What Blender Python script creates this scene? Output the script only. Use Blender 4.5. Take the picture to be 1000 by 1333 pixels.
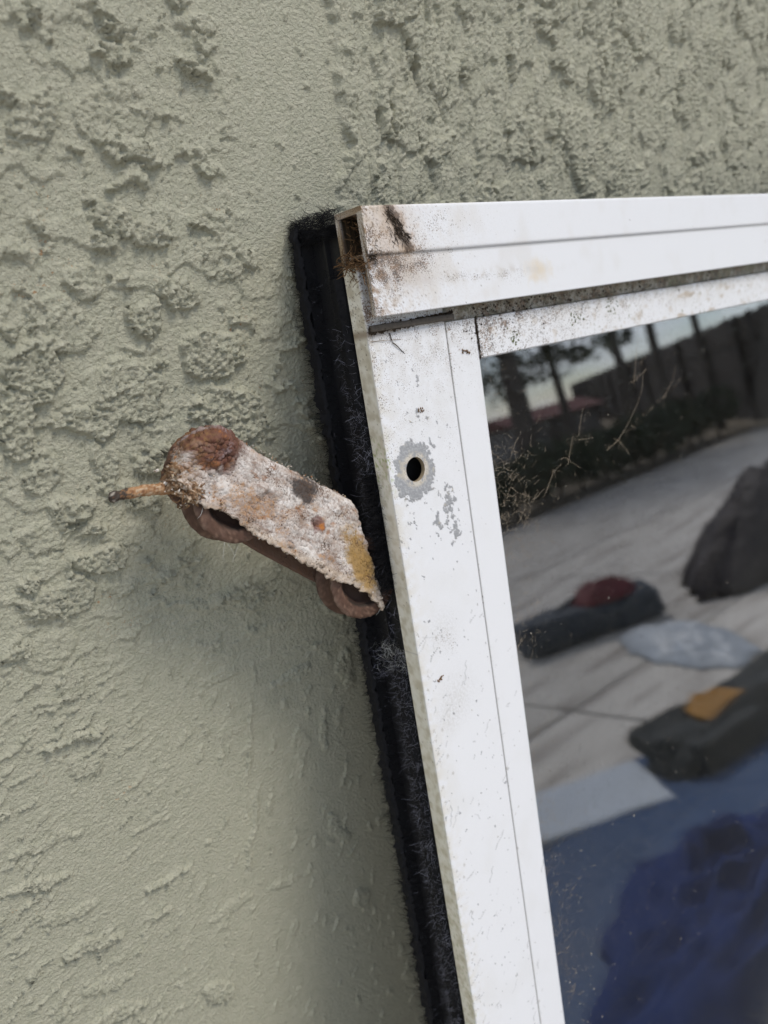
import bpy, bmesh, math, random
import numpy as np
from mathutils import Matrix, Vector

# ------------------------------------------------------------------ camera, sky, sun, exposure
scn = bpy.context.scene
for o in list(bpy.data.objects):
    bpy.data.objects.remove(o)
COL = scn.collection
# camera axes (image right, image down, forward) expressed along the rail (A), the true vertical (D), into the wall (NW)
A = np.array([0.75799203, -0.25736474, 0.59934254])
D = np.array([0.04349779, 0.93676476, 0.34724591])
NW = np.array([-0.65081182, -0.23713956, 0.72125502])
LEAN = math.radians(10.0)
CAM = (0.0, -0.3266, 1.5)
cam_d = bpy.data.cameras.new('camera')
cam = bpy.data.objects.new('camera', cam_d)
COL.objects.link(cam)
cam_d.sensor_fit = 'HORIZONTAL'
cam_d.sensor_width = 36.0
cam_d.lens = 36.0 * 1.02
cam_d.clip_start = 0.01
cam_d.clip_end = 900.0
cam_d.dof.use_dof = True
cam_d.dof.focus_distance = 0.352
cam_d.dof.aperture_fstop = 10.5
M = Matrix.Identity(4)
for k, (s, i) in enumerate(((1, 0), (-1, 1), (-1, 2))):
    M[0][k] = s * A[i]; M[1][k] = s * NW[i]; M[2][k] = -s * D[i]
M.translation = CAM
cam.matrix_world = M
scn.camera = cam

SUN_EL, SUN_AZ = math.radians(56), math.radians(25)      # azimuth measured from straight off the wall, towards +x
sun_dir = Vector((math.sin(SUN_AZ) * math.cos(SUN_EL), -math.cos(SUN_AZ) * math.cos(SUN_EL), math.sin(SUN_EL)))
sd = bpy.data.lights.new('sun', 'SUN')
sun = bpy.data.objects.new('sun', sd)
COL.objects.link(sun)
sd.energy = 1.5
sd.angle = math.radians(20)
sd.color = (1.0, 0.935, 0.84)
sun.rotation_euler = (-sun_dir).to_track_quat('-Z', 'Y').to_euler()
sun.location = (2, -3, 4)

world = bpy.data.worlds.new('World')
scn.world = world
world.use_nodes = True
wt = world.node_tree
wt.nodes.clear()
wo = wt.nodes.new('ShaderNodeOutputWorld')
bg = wt.nodes.new('ShaderNodeBackground')
sky = wt.nodes.new('ShaderNodeTexSky')
sky.sky_type = 'NISHITA'
sky.sun_disc = False
sky.sun_elevation = SUN_EL
sky.sun_rotation = math.atan2(sun_dir.x, sun_dir.y)
sky.air_density = 1.0
sky.altitude = 1200.0
sky.dust_density = 0.4
tc = wt.nodes.new('ShaderNodeTexCoord')
mp = wt.nodes.new('ShaderNodeMapping')
mp.inputs['Scale'].default_value = (1, 1, 2.2)
cn = wt.nodes.new('ShaderNodeTexNoise')
cn.inputs['Scale'].default_value = 2.3
cn.inputs['Detail'].default_value = 8
cn.inputs['Roughness'].default_value = 0.58
cr = wt.nodes.new('ShaderNodeValToRGB')
cr.color_ramp.elements[0].position = 0.45
cr.color_ramp.elements[1].position = 0.63
mixc = wt.nodes.new('ShaderNodeMix')
mixc.data_type = 'RGBA'
mixc.inputs['B'].default_value = (11.0, 11.2, 11.6, 1)
wt.links.new(tc.outputs['Generated'], mp.inputs['Vector'])
wt.links.new(mp.outputs['Vector'], cn.inputs['Vector'])
wt.links.new(cn.outputs['Fac'], cr.inputs['Fac'])
wt.links.new(cr.outputs['Color'], mixc.inputs['Factor'])
wt.links.new(sky.outputs['Color'], mixc.inputs['A'])
wt.links.new(mixc.outputs['Result'], bg.inputs['Color'])
bg.inputs['Strength'].default_value = 0.075
wt.links.new(bg.outputs['Background'], wo.inputs['Surface'])

vs = scn.view_settings
vs.view_transform = 'Standard'
vs.look = 'None'
vs.exposure = 0.74
vs.gamma = 1.0
vs.use_curve_mapping = False
scn.cycles.max_bounces = 8
scn.cycles.transmission_bounces = 8
scn.cycles.glossy_bounces = 6
scn.cycles.caustics_reflective = False
scn.cycles.caustics_refractive = False

RNG = np.random.default_rng(11)
random.seed(11)

# ------------------------------------------------------------------ numpy noise
def _hash(ix, iy, seed):
    h = (ix.astype(np.int64) * 374761393 + iy.astype(np.int64) * 668265263 + seed * 1442695041) & 0xffffffff
    h = ((h ^ (h >> 13)) * 1274126177) & 0xffffffff
    return h ^ (h >> 16)

def gn(x, y, seed=0):
    """gradient noise, about -1..1"""
    x = np.asarray(x, np.float64); y = np.asarray(y, np.float64)
    ix = np.floor(x); iy = np.floor(y)
    fx = x - ix; fy = y - iy
    u = fx * fx * fx * (fx * (fx * 6 - 15) + 10); v = fy * fy * fy * (fy * (fy * 6 - 15) + 10)
    def g(ox, oy):
        ang = _hash(ix + ox, iy + oy, seed).astype(np.float64) * (2 * math.pi / 4294967296.0)
        return np.cos(ang) * (fx - ox) + np.sin(ang) * (fy - oy)
    a = g(0, 0); b = g(1, 0); c = g(0, 1); d = g(1, 1)
    return 1.45 * ((a + (b - a) * u) * (1 - v) + (c + (d - c) * u) * v)

def fbm(x, y, seed=0, o=4, gain=0.5):
    r = 0; amp = 1; t = 0
    for k in range(o):
        r = r + amp * gn(x * 2 ** k, y * 2 ** k, seed + 17 * k); t += amp; amp *= gain
    return r / t * 1.35

def ss(a, b, x):
    t = np.clip((x - a) / (b - a), 0, 1)
    return t * t * (3 - 2 * t)

def lerp(a, b, t):
    return a + (b - a) * t

# ------------------------------------------------------------------ object helpers
def tag(o, label, cat, group=None):
    o['label'] = label; o['category'] = cat
    if group: o['group'] = group
    return o

def link(name, me, mat=None, parent=None):
    o = bpy.data.objects.new(name, me)
    COL.objects.link(o)
    if mat is not None and me is not None: me.materials.append(mat)
    if parent is not None: o.parent = parent
    return o

def empty(name, mat4, label, cat, group=None):
    o = bpy.data.objects.new(name, None)
    COL.objects.link(o)
    o.empty_display_size = 0.02
    o.matrix_world = mat4
    return tag(o, label, cat, group)

def mesh_np(name, verts, faces, smooth=True, col=None, dirt=None):
    """verts (n,3) metres; faces (m,4) / (m,3) array or a list of lists"""
    me = bpy.data.meshes.new(name)
    if isinstance(faces, np.ndarray):
        k = faces.shape[1]
        me.vertices.add(len(verts)); me.vertices.foreach_set('co', np.asarray(verts, np.float32).ravel())
        me.loops.add(faces.size); me.loops.foreach_set('vertex_index', faces.astype(np.int32).ravel())
        me.polygons.add(len(faces))
        me.polygons.foreach_set('loop_start', np.arange(0, faces.size, k, dtype=np.int32))
        me.polygons.foreach_set('loop_total', np.full(len(faces), k, np.int32))
        me.update(calc_edges=True)
    else:
        me.from_pydata([tuple(map(float, v)) for v in verts], [], [tuple(int(i) for i in f) for f in faces])
        me.update()
    me.polygons.foreach_set('use_smooth', np.full(len(me.polygons), smooth, bool))
    if dirt is not None:
        da = me.attributes.new('Dirt', 'FLOAT', 'POINT')
        da.data.foreach_set('value', np.asarray(dirt, np.float32).ravel())
    if col is not None:
        at = me.color_attributes.new('Col', 'FLOAT_COLOR', 'POINT')
        at.data.foreach_set('color', np.asarray(col, np.float32).ravel())
    me.validate()
    return me

def grid_faces(nr, nc, closed=False):
    r = np.arange(nr - 1)[:, None]
    c = np.arange(nc if closed else nc - 1)[None, :]
    c2 = (c + 1) % nc
    f = np.stack([r * nc + c, r * nc + c2, (r + 1) * nc + c2, (r + 1) * nc + c], -1)
    return f.reshape(-1, 4)

def spaced(*segs):
    """segs: (start, stop, step) joined into one increasing list"""
    out = []
    for a, b, st in segs:
        n = max(1, int(round((b - a) / st)))
        out += list(np.linspace(a, b, n + 1)[(1 if out else 0):])
    return np.array(out)

def dense(path, step, sharp=True):
    """polyline resampled at about step; pts as (n,2)"""
    path = np.asarray(path, float); out = [path[0]]
    for p, q in zip(path[:-1], path[1:]):
        n = max(1, int(np.linalg.norm(q - p) / step))
        for k in range(1, n + 1): out.append(p + (q - p) * k / n)
    return np.array(out)

def box_mesh(name, lo, hi, bev=0.0, seg=2):
    bm = bmesh.new()
    bmesh.ops.create_cube(bm, size=1)
    for v in bm.verts:
        v.co = Vector([(lo[i] + hi[i]) / 2 + v.co[i] * (hi[i] - lo[i]) for i in range(3)])
    if bev: bmesh.ops.bevel(bm, geom=bm.edges[:], offset=bev, segments=seg, affect='EDGES', profile=0.6)
    me = bpy.data.meshes.new(name)
    bm.to_mesh(me); bm.free()
    for p in me.polygons: p.use_smooth = bev > 0
    return me

def tubes(paths, radii, sides=4):
    """many tapered tubes in one vertex/face set. paths: list of (n,3); radii: list of (n,)"""
    V = []; F = []; base = 0
    ang = np.arange(sides) * 2 * math.pi / sides
    for P, R in zip(paths, radii):
        P = np.asarray(P, float); n = len(P)
        R = np.broadcast_to(np.asarray(R, float), (n,))
        T = np.gradient(P, axis=0); T /= np.linalg.norm(T, axis=1, keepdims=True) + 1e-12
        ref = np.array([0.31, 0.22, 0.93]) if abs(T[0] @ np.array([0.31, 0.22, 0.93])) < 0.9 else np.array([1., 0, 0])
        B = np.cross(T, ref); B /= np.linalg.norm(B, axis=1, keepdims=True) + 1e-12
        N = np.cross(B, T)
        ring = P[:, None, :] + R[:, None, None] * (np.cos(ang)[None, :, None] * B[:, None, :] + np.sin(ang)[None, :, None] * N[:, None, :])
        V.append(ring.reshape(-1, 3))
        F.append(grid_faces(n, sides, True) + base)
        base += n * sides
        # close the ends
        for e, rev in ((0, True), (n - 1, False)):
            idx = base - n * sides + e * sides + np.arange(sides)
            if rev: idx = idx[::-1]
            for k in range(1, sides - 1, 2):
                q = [idx[0], idx[k], idx[min(k + 1, sides - 1)], idx[min(k + 2, sides - 1)]]
                if len(set(q)) == 4: F.append(np.array([q]))
    return np.concatenate(V), np.concatenate(F)

# ------------------------------------------------------------------ materials
class NT:
    def __init__(self, name):
        self.m = bpy.data.materials.new(name); self.m.use_nodes = True
        self.t = self.m.node_tree; self.t.nodes.clear()
        self.out = self.t.nodes.new('ShaderNodeOutputMaterial')
    def n(self, kind, **kw):
        nd = self.t.nodes.new('ShaderNode' + kind)
        for k, v in kw.items():
            if k in nd.inputs: 
                self.set(nd.inputs[k], v)
            else: setattr(nd, k, v)
        return nd
    def set(self, sock, v):
        if isinstance(v, bpy.types.NodeSocket): self.t.links.new(v, sock)
        else: sock.default_value = v
    def mix(self, f, a, b, blend='MIX'):
        m = self.n('Mix'); m.data_type = 'RGBA'; m.blend_type = blend
        self.set(m.inputs[0], f); self.set(m.inputs[6], a); self.set(m.inputs[7], b)
        return m.outputs[2]
    def math(self, op, a, b=0.0, clamp=False):
        m = self.n('Math'); m.operation = op; m.use_clamp = clamp
        self.set(m.inputs[0], a); self.set(m.inputs[1], b)
        return m.outputs[0]
    def noise(self, scale, detail=4, rough=0.55, vec=None, dist=0.0):
        m = self.n('TexNoise', Scale=scale, Detail=detail, Roughness=rough, Distortion=dist)
        self.set(m.inputs['Vector'], vec if vec is not None else self.obj())
        return m.outputs['Fac']
    def obj(self):
        if not hasattr(self, '_o'): self._o = self.n('TexCoord').outputs['Object']
        return self._o
    def ramp(self, f, a, b):
        m = self.n('MapRange'); self.set(m.inputs[0], f); m.inputs[1].default_value = a; m.inputs[2].default_value = b
        return m.outputs[0]
    def bump(self, h, strength, dist, normal=None):
        b = self.n('Bump', Strength=strength, Distance=dist, Height=h)
        if normal is not None: self.set(b.inputs['Normal'], normal)
        return b.outputs[0]
    def pr(self, **kw):
        p = self.n('BsdfPrincipled')
        for k, v in kw.items(): self.set(p.inputs[k.replace('_', ' ')], v)
        self.t.links.new(p.outputs[0], self.out.inputs[0])
        return p

def simple(name, col, rough=0.6, var=0.25, scale=40, bump=0.0, bdist=0.002, metal=0.0, spec=0.4):
    t = NT(name)
    nz = t.noise(scale, 5)
    c2 = tuple(c * (1 - var) for c in col) + (1,)
    c3 = tuple(min(1, c * (1 + var)) for c in col) + (1,)
    kw = dict(Base_Color=t.mix(nz, c2, c3), Roughness=rough, Metallic=metal, Specular_IOR_Level=spec)
    if bump: kw['Normal'] = t.bump(t.noise(scale * 4, 5), bump, bdist)
    t.pr(**kw)
    return t.m

def attr_mat(name, rough=0.4, bump_scale=900, bump=0.15, bdist=0.0003, spec=0.45, grain=0.05, rough_chip=0.55, pepper=(0.22, 0.13, 0.07, 1)):
    """paint whose stains, chips, wear and painted-in shade are stored on the mesh"""
    t = NT(name)
    at = t.n('Attribute', attribute_name='Col')
    g = t.noise(2200, 3, 0.6)
    lo, hi = 1 - grain, 1 + grain
    col = t.mix(1.0, at.outputs['Color'], t.mix(g, (lo, lo, lo, 1), (hi, hi, hi, 1)), 'MULTIPLY')
    da = t.n('Attribute', attribute_name='Dirt')
    pep = t.math('ADD', t.noise(1500, 3, 0.65), t.math('MULTIPLY', da.outputs['Fac'], 0.30))
    pm = t.math('MULTIPLY', t.ramp(pep, 0.70, 0.78), t.ramp(da.outputs['Fac'], 0.0, 0.12))
    pcol = t.mix(t.ramp(t.noise(420, 2), 0.35, 0.65), (0.05, 0.035, 0.025, 1), pepper)
    col = t.mix(t.math('MULTIPLY', pm, 0.85), col, pcol)
    r = t.math('ADD', t.math('MULTIPLY', t.math('SUBTRACT', 1.0, at.outputs['Alpha']), rough_chip - rough), rough)
    t.pr(Base_Color=col, Roughness=r, Specular_IOR_Level=spec, Normal=t.bump(at.outputs['Alpha'], 0.9, 0.0005, t.bump(t.noise(bump_scale, 4, 0.6), bump, bdist)))
    return t.m

def wall_mat():
    t = NT('sage_stucco_paint')
    o = t.obj()
    big = t.noise(9, 4, 0.5)
    mid = t.noise(160, 4, 0.6)
    fine = t.noise(1500, 3, 0.65)
    col = t.mix(big, (0.410, 0.406, 0.308, 1), (0.456, 0.450, 0.342, 1))
    col = t.mix(t.ramp(mid, 0.35, 0.7), col, (0.495, 0.480, 0.374, 1))
    col = t.mix(t.math('MULTIPLY', t.ramp(fine, 0.55, 0.75), 0.25), col, (0.27, 0.275, 0.21, 1))
    at = t.n('Attribute', attribute_name='Col')
    sep = t.n('SeparateColor'); t.set(sep.inputs[0], at.outputs['Color'])
    chip = t.math('MULTIPLY', sep.outputs[0], t.ramp(t.noise(420, 3, 0.6), 0.61, 0.66))
    col = t.mix(chip, col, (0.42, 0.22, 0.10, 1))
    pin = t.n('TexVoronoi', Scale=130.0); t.set(pin.inputs['Vector'], o)
    pinm = t.math('MULTIPLY', t.ramp(pin.outputs['Distance'], 0.085, 0.05), t.ramp(t.noise(30, 2), 0.60, 0.66))
    col = t.mix(pinm, col, (0.03, 0.03, 0.025, 1))
    b1 = t.bump(t.noise(620, 4, 0.6), 1.0, 0.0021)
    b2 = t.bump(fine, 0.7, 0.0006, b1)
    t.pr(Base_Color=col, Roughness=t.ramp(mid, -0.6, 1.9), Specular_IOR_Level=0.35, Normal=b2)
    return t.m

def glass_mat():
    t = NT('door_glass')
    g = t.n('BsdfGlass', IOR=1.8, Roughness=0.0, Color=(0.97, 0.98, 1.0, 1))
    dust = t.n('BsdfDiffuse', Color=(0.36, 0.34, 0.30, 1))
    sp = t.ramp(t.noise(1100, 3, 0.7), 0.70, 0.78)
    patch = t.ramp(t.noise(14, 4, 0.6), 0.42, 0.75)
    sm = t.math('MULTIPLY', t.ramp(t.noise(60, 6, 0.65), 0.35, 0.8), 0.02)
    f = t.math('ADD', t.math('ADD', t.math('MULTIPLY', t.math('MULTIPLY', sp, patch), 0.6), sm), 0.003, True)
    mx = t.n('MixShader'); t.set(mx.inputs[0], f)
    t.t.links.new(g.outputs[0], mx.inputs[1]); t.t.links.new(dust.outputs[0], mx.inputs[2])
    t.t.links.new(mx.outputs[0], t.out.inputs[0])
    return t.m

MAT = {
    'wall': wall_mat(),
    'paint': attr_mat('weathered_white_paint', 0.34),
    'plain_white': simple('plain_white_paint', (0.76, 0.76, 0.76), 0.38, 0.05),
    'glass': glass_mat(),
    'black': simple('black_channel_plastic', (0.012, 0.012, 0.014), 0.5, 0.5, 300, 0.3, 0.0004),
    'pile': simple('black_pile_fibre', (0.010, 0.010, 0.012), 0.75, 0.5, 200, spec=0.2),
    'lint': simple('grey_lint_fibre', (0.26, 0.26, 0.31), 0.9, 0.5, 200, spec=0.1),
    'pale_lint': simple('pale_lint_fibre', (0.5, 0.5, 0.48), 0.9, 0.3, 300, spec=0.1),
    'inner': simple('dark_inner_metal', (0.03, 0.03, 0.03), 0.7, 0.4, 100),
    'nest': simple('dry_brown_fibre', (0.16, 0.095, 0.05), 0.9, 0.7, 500, spec=0.1),
    'web': simple('dry_cobweb', (0.44, 0.36, 0.27), 0.9, 0.5, 400, spec=0.1),
    'crumb': simple('dirt_crumb', (0.045, 0.034, 0.025), 0.95, 0.7, 600, spec=0.1),
    'tape': simple('grimy_grey_tape', (0.095, 0.08, 0.065), 0.8, 0.5, 500, 0.5, 0.0006),
    'moss': simple('green_algae', (0.09, 0.11, 0.03), 0.95, 0.5, 600, spec=0.1),
    'speck': simple('dust_speck', (0.36, 0.33, 0.28), 0.9, 0.4, 300, spec=0.1),
    'rust_attr': attr_mat('corroded_steel', 0.85, 1300, 0.7, 0.0006, 0.25, 0.3, 0.7, (0.17, 0.085, 0.045, 1)),
    'rubber': attr_mat('old_roller_rim', 0.7, 900, 0.5, 0.0004, 0.3, 0.3, 0.7),
}

# ------------------------------------------------------------------ stucco wall (plane y = 0, relief towards -y)
# trowelled patches: centre x, centre z, half length, half width (mm), angle (deg)
PATCH = [(184, 1578, 9.7, 3.2, -173), (146, 1576, 7.3, 2.9, 134), (146, 1564, 7.3, 3.5, -179), (144, 1544, 15.5, 12.0, -156),
 (145, 1532, 11.7, 5.3, 166), (156, 1526, 4.8, 2.0, 17), (220, 1535, 3.0, 2.2, -169), (139, 1505, 7.0, 5.6, 133), (151, 1499, 10.0, 5.3, 163),
 (145, 1519, 11.5, 2.0, -171), (184, 1489, 10.8, 10.0, 51), (197, 1488, 8.8, 3.7, 138), (113, 1542, 10.0, 6.8, 42), (113, 1572, 6.6, 2.6, 115),
 (95, 1496, 4.6, 3.9, 176), (107, 1505, 6.3, 3.0, 117), (145, 1465, 9.0, 5.9, 79), (184, 1526, 9.9, 2.4, 144), (180, 1562, 9.5, 2.2, 158),
 (188, 1571, 5.1, 2.2, -172), (133, 1436, 14.1, 14.0, 159), (115, 1426, 10.4, 6.5, 149), (174, 1447, 16.9, 10.4, 165), (180, 1417, 16.2, 12.2, 165),
 (117, 1407, 12.0, 4.6, 110), (137, 1403, 6.8, 6.2, 141), (90, 1409, 10.4, 6.8, 81), (99, 1392, 11.0, 5.1, 174), (88, 1382, 8.5, 6.1, 170),
 (106, 1366, 13.8, 5.8, 171), (115, 1349, 8.5, 3.4, 175), (89, 1353, 13.3, 7.9, 167), (114, 1326, 4.6, 2.6, 152), (94, 1450, 12.2, 11.2, 65),
 (178, 1321, 9.8, 7.1, 100), (110, 1465, 12.2, 9.2, 157), (84, 1429, 12.4, 7.3, 79), (160, 1475, 10.6, 6.7, 152), (121, 1482, 9.2, 6.7, 162),
 (104, 1474, 8.9, 5.8, 178), (136, 1386, 5.3, 3.6, 160), (106, 1380, 5.9, 2.9, -176), (136, 1349, 4.9, 3.2, 175), (147, 1356, 6.6, 4.2, -158),
 (74, 1365, 4.8, 2.8, -178), (78, 1330, 12.6, 6.9, -175), (65, 1336, 7.5, 3.7, 179), (169, 1240, 29.0, 1.6, 83), (164, 1180, 30.1, 2.0, 78),
 (180, 1129, 13.4, 2.4, 167), (156, 1284, 11.0, 3.6, 169), (158, 1250, 9.0, 4.4, 167), (112, 1181, 13.2, 2.3, 179), (80, 1285, 16.9, 2.7, 175),
 (84, 1312, 8.7, 6.5, 101), (82, 1267, 8.6, 5.6, 152), (59, 1237, 16.6, 2.9, 170), (52, 1219, 16.6, 3.0, 168), (62, 1193, 14.2, 3.2, 164),
 (69, 1167, 16.7, 4.0, 165), (72, 1138, 17.5, 3.6, 162), (72, 1116, 18.1, 3.8, 160), (129, 1083, 13.0, 5.9, 137), (222, 1143, 16.4, 3.8, 112),
 (236, 1076, 12.3, 5.8, 111), (280, 969, 16.1, 6.5, 123), (217, 1221, 14.8, 3.5, 87), (236, 1254, 13.1, 5.8, 93), (199, 1265, 11.7, 4.4, -178),
 (200, 1218, 15.7, 4.4, 89), (144, 1137, 12.7, 3.5, -178), (105, 1160, 7.5, 3.0, -177)]

def build_wall():
    xs = np.concatenate([[-2200, -1400, -800, -400, -200, -100, -50, -20], spaced((0, 325, 0.75), (325, 720, 1.0)), [730, 760, 820, 950, 1200, 1700, 2500, 3600]])
    zs = np.concatenate([[-20, 200, 450, 650, 780, 850], spaced((880, 1140, 1.15), (1140, 1665, 0.8)), [1680, 1720, 1800, 1950, 2200, 2700]])
    X, Z = np.meshgrid(xs, zs)
    dm = np.clip(np.minimum(np.minimum(X - 0, 720 - X), np.minimum(Z - 880, 1665 - Z)) / 14.0, 0, 1)   # relief calms where the sheet gets coarse
    # where each trowel hand shows
    right = ss(250, 254, X + 15 * fbm(X / 90, Z / 42, 3, 5, 0.6)) * ss(1440, 1470, Z)
    smooth = ss(178, 205, X + 10 * fbm(X / 40, Z / 60, 5)) * (1 - right) * ss(1455, 1495, Z)
    low = 1 - ss(1290, 1350, Z + 0.45 * (X - 120))
    lowleft = low * (1 - ss(95, 140, X + 0.10 * (Z - 1200)))
    lowmid = low * (1 - lowleft)
    left = np.clip(1 - right - smooth - low, 0, 1)
    wx = X + 3.2 * gn(X / 12, Z / 12, 21) + 0.9 * gn(X / 2.6, Z / 2.6, 22)
    wz = Z + 3.2 * gn(X / 12, Z / 12, 23) + 0.9 * gn(X / 2.6, Z / 2.6, 24)
    rough = 0.45 * fbm(X / 3.6, Z / 2.6, 31, 4, 0.68) + 0.95 * (2.3 * np.abs(fbm(X / 4.2, Z / 3.0, 35, 3, 0.6)) - 0.62)
    # slanted coordinates
    def rot(a, sx, sz, s, o=4):
        c, s_ = math.cos(a), math.sin(a)
        return fbm((wx * c + wz * s_) / sx, (-wx * s_ + wz * c) / sz, s, o, 0.55)
    nl = rot(-0.45, 21, 13, 41)
    nr = rot(1.30, 36, 14, 43, 3)
    nb = rot(0.30, 14, 3.6, 45)
    nm = rot(1.2, 16, 6, 47)
    pl = ss(0.36, 0.42, nl) * left
    pr_ = ss(0.04, 0.10, nr) * right * (0.75 + 0.5 * ss(0.0, 0.5, nr))
    pb = ss(0.22, 0.38, nb) * lowleft * ss(-0.5, 0.35, fbm(X / 60, Z / 60, 48, 2))
    pm = ss(0.38, 0.52, nm) * lowmid
    psm = ss(0.52, 0.60, rot(-0.6, 10, 5, 49)) * smooth
    mask = np.zeros_like(X)
    for (cx, cz, la, lb, an) in PATCH:
        a = math.radians(an); ca, sa = math.cos(a), math.sin(a)
        sel = np.where((np.abs(zs - cz) < 45))[0]; sx = np.where(np.abs(xs - cx) < 45)[0]
        s = np.ix_(sel, sx)
        dx = wx[s] - cx + 0.7 * rough[s]; dz = wz[s] - cz + 0.7 * rough[s]
        q = np.sqrt(((dx * ca + dz * sa) / la) ** 2 + ((-dx * sa + dz * ca) / lb) ** 2)
        mask[s] = np.maximum(mask[s], ss(1.06, 1.06 - 0.75 / max(lb, 1.6), q) * (0.8 + 0.35 * math.sin(cx * 1.7 + cz)))
    # torn plates of the thicker upper skin, each with an open slit along one side
    rr = np.random.default_rng(77)
    plates = np.zeros_like(X); slit = np.zeros_like(X)
    wx2 = wx + 4.5 * gn(X / 9, Z / 9, 25) + 1.5 * gn(X / 4, Z / 3, 27); wz2 = wz + 4.5 * gn(X / 9, Z / 9, 26) + 1.5 * gn(X / 4, Z / 3, 28)
    for k in range(150):
        cx = rr.uniform(256, 716); cz = rr.uniform(1478, 1662); la = rr.uniform(5, 26) * (0.5 + 0.6 * (cx - 250) / 460); lb = rr.uniform(4, 17); a = rr.normal(0, 0.5)
        ca, sa = math.cos(a), math.sin(a)
        s = np.ix_(np.where(np.abs(zs - cz) < 42)[0], np.where(np.abs(xs - cx) < 42)[0])
        dx = wx2[s] - cx + 0.9 * rough[s]; dz = wz2[s] - cz + 0.9 * rough[s]
        ex = (dx * ca + dz * sa) / la; ez = (-dx * sa + dz * ca) / lb
        q = np.sqrt(ex ** 2 + ez ** 2)
        plates[s] = np.maximum(plates[s], ss(1.06, 1.06 - 1.6 / max(lb, 3.0), q) * rr.uniform(0.55, 1.15))
        if rr.random() < 0.6:
            wsl = rr.uniform(0.7, 1.3); lsl = lb * rr.uniform(0.4, 0.9)
            qs = np.sqrt(((X[s] - cx + 0.6 * (wx2[s] - X[s]) + 0.12 * (Z[s] - cz) + la * 0.98) / wsl) ** 2 + ((dz - rr.uniform(-2, 2)) / lsl) ** 2)
            slit[s] = np.maximum(slit[s], ss(1.1, 0.5, qs))
    plates = plates * right; slit = slit * right
    h = 0.25 * fbm(X / 90, Z / 120, 51, 2)
    lump = np.maximum(mask * (1 - 0.35 * lowmid), np.maximum.reduce([pl * 0.9, plates * 0.95, pr_ * 0.5, pb * 0.7, pm * 0.55, psm * 0.45]))
    h = h + lump * (2.15 + (1.0 - 0.55 * right) * rough + 0.40 * fbm(X / 1.7, Z / 1.5, 33, 2, 0.7))
    h = h + (0.10 + 0.16 * left + 0.16 * right + 0.2 * lowleft) * rough * (0.22 + 0.9 * lump)
    # second, thinner trowel skin with a torn edge
    h = h + 0.8 * left * ss(0.16, 0.22, rot(-0.2, 30, 16, 53)) + 0.7 * right * ss(0.05, 0.09, rot(1.45, 60, 16, 55))
    # torn pits in the upper right skin
    pit = ss(0.56, 0.66, fbm(wx / 4.2, wz / 22, 57, 2)) * right
    h = h - 0.5 * pit - 2.2 * slit
    # the skin edge beside the smooth band, brushed streaks, orange peel
    h = h + 1.2 * right
    h = h + 0.05 * gn(X / 1.5, Z / 45, 59) * (smooth + lowmid)
    h = h + (0.34 + 0.16 * left + 0.20 * right) * fbm((X + 0.5 * Z) / 2.6, (Z - 0.5 * X) / 1.9, 61, 3, 0.65) * (1 - 0.6 * lowmid)
    # little blobs
    bl = fbm(wx / 2.4, wz / 2.1, 63, 2)
    h = h + 1.3 * ss(0.62, 0.85, bl) * (0.4 + 0.6 * left + 0.1 * right)
    h = h * dm * (1.0 + 0.32 * left + 0.45 * right + 0.12 * lowleft)
    V = np.stack([X, -h, Z], -1).reshape(-1, 3) / 1000.0
    chip = 0.8 * ss(0.3, 0.6, fbm(X / 30, Z / 30, 71, 3)) * (left * 1.0 + lowleft * 0.8) * ss(0.5, 0.1, h / 3.2)
    col = np.zeros((X.size, 4)); col[:, 0] = chip.ravel(); col[:, 3] = 1
    o = link('stucco_wall', mesh_np('stucco_wall', V, grid_faces(len(zs), len(xs)), True, col), MAT['wall'])
    tag(o, 'sage green stucco wall with rough trowelled lumps behind the leaning door', 'wall')
    core = link('wall_core', box_mesh('wall_core', (-2.2, 0.006, -0.02), (3.6, 0.2, 2.7)), MAT['plain_white'], o)
    return o
build_wall()

# ------------------------------------------------------------------ ground and patio slabs
def ground():
    o = link('ground', box_mesh('ground', (-150, -300, -0.6), (150, 40, -0.03)), simple('dry_soil', (0.16, 0.13, 0.09), 0.95, 0.4, 3))
    o['kind'] = 'structure'
    m = NT('pale_concrete')
    c = m.mix(m.noise(2.2, 6, 0.6), (0.45, 0.42, 0.375, 1), (0.62, 0.585, 0.53, 1))
    wv = m.n('TexNoise', Scale=1.3, Detail=6.0, Roughness=0.6)
    mpn = m.n('Mapping'); mpn.inputs['Scale'].default_value = (1.0, 6.0, 1.0); m.set(mpn.inputs['Vector'], m.n('TexCoord').outputs['Object'])
    m.set(wv.inputs['Vector'], mpn.outputs[0])
    c = m.mix(m.ramp(wv.outputs['Fac'], 0.48, 0.66), c, (0.28, 0.25, 0.22, 1))
    m.pr(Base_Color=c, Roughness=0.85, Normal=m.bump(m.noise(60, 6), 0.3, 0.003))
    p = link('patio', box_mesh('patio', (-4, -6.7, -0.2), (13.4, 0.0, -0.045)), simple('joint_sand', (0.10, 0.085, 0.07), 0.95, 0.3, 20))
    p['kind'] = 'structure'
    sm = box_mesh('slab', (-1.09, -1.10, -0.06), (1.09, 1.10, 0.0), 0.008)
    sm.materials.append(m.m)
    for i in range(8):
        for j in range(3):
            s = bpy.data.objects.new('slab', sm); COL.objects.link(s)
            s.parent = p
            s.location = (-2.9 + 2.2 * i, -1.115 - 2.22 * j, 0.0 + random.uniform(-0.003, 0.0))
ground()

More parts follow.
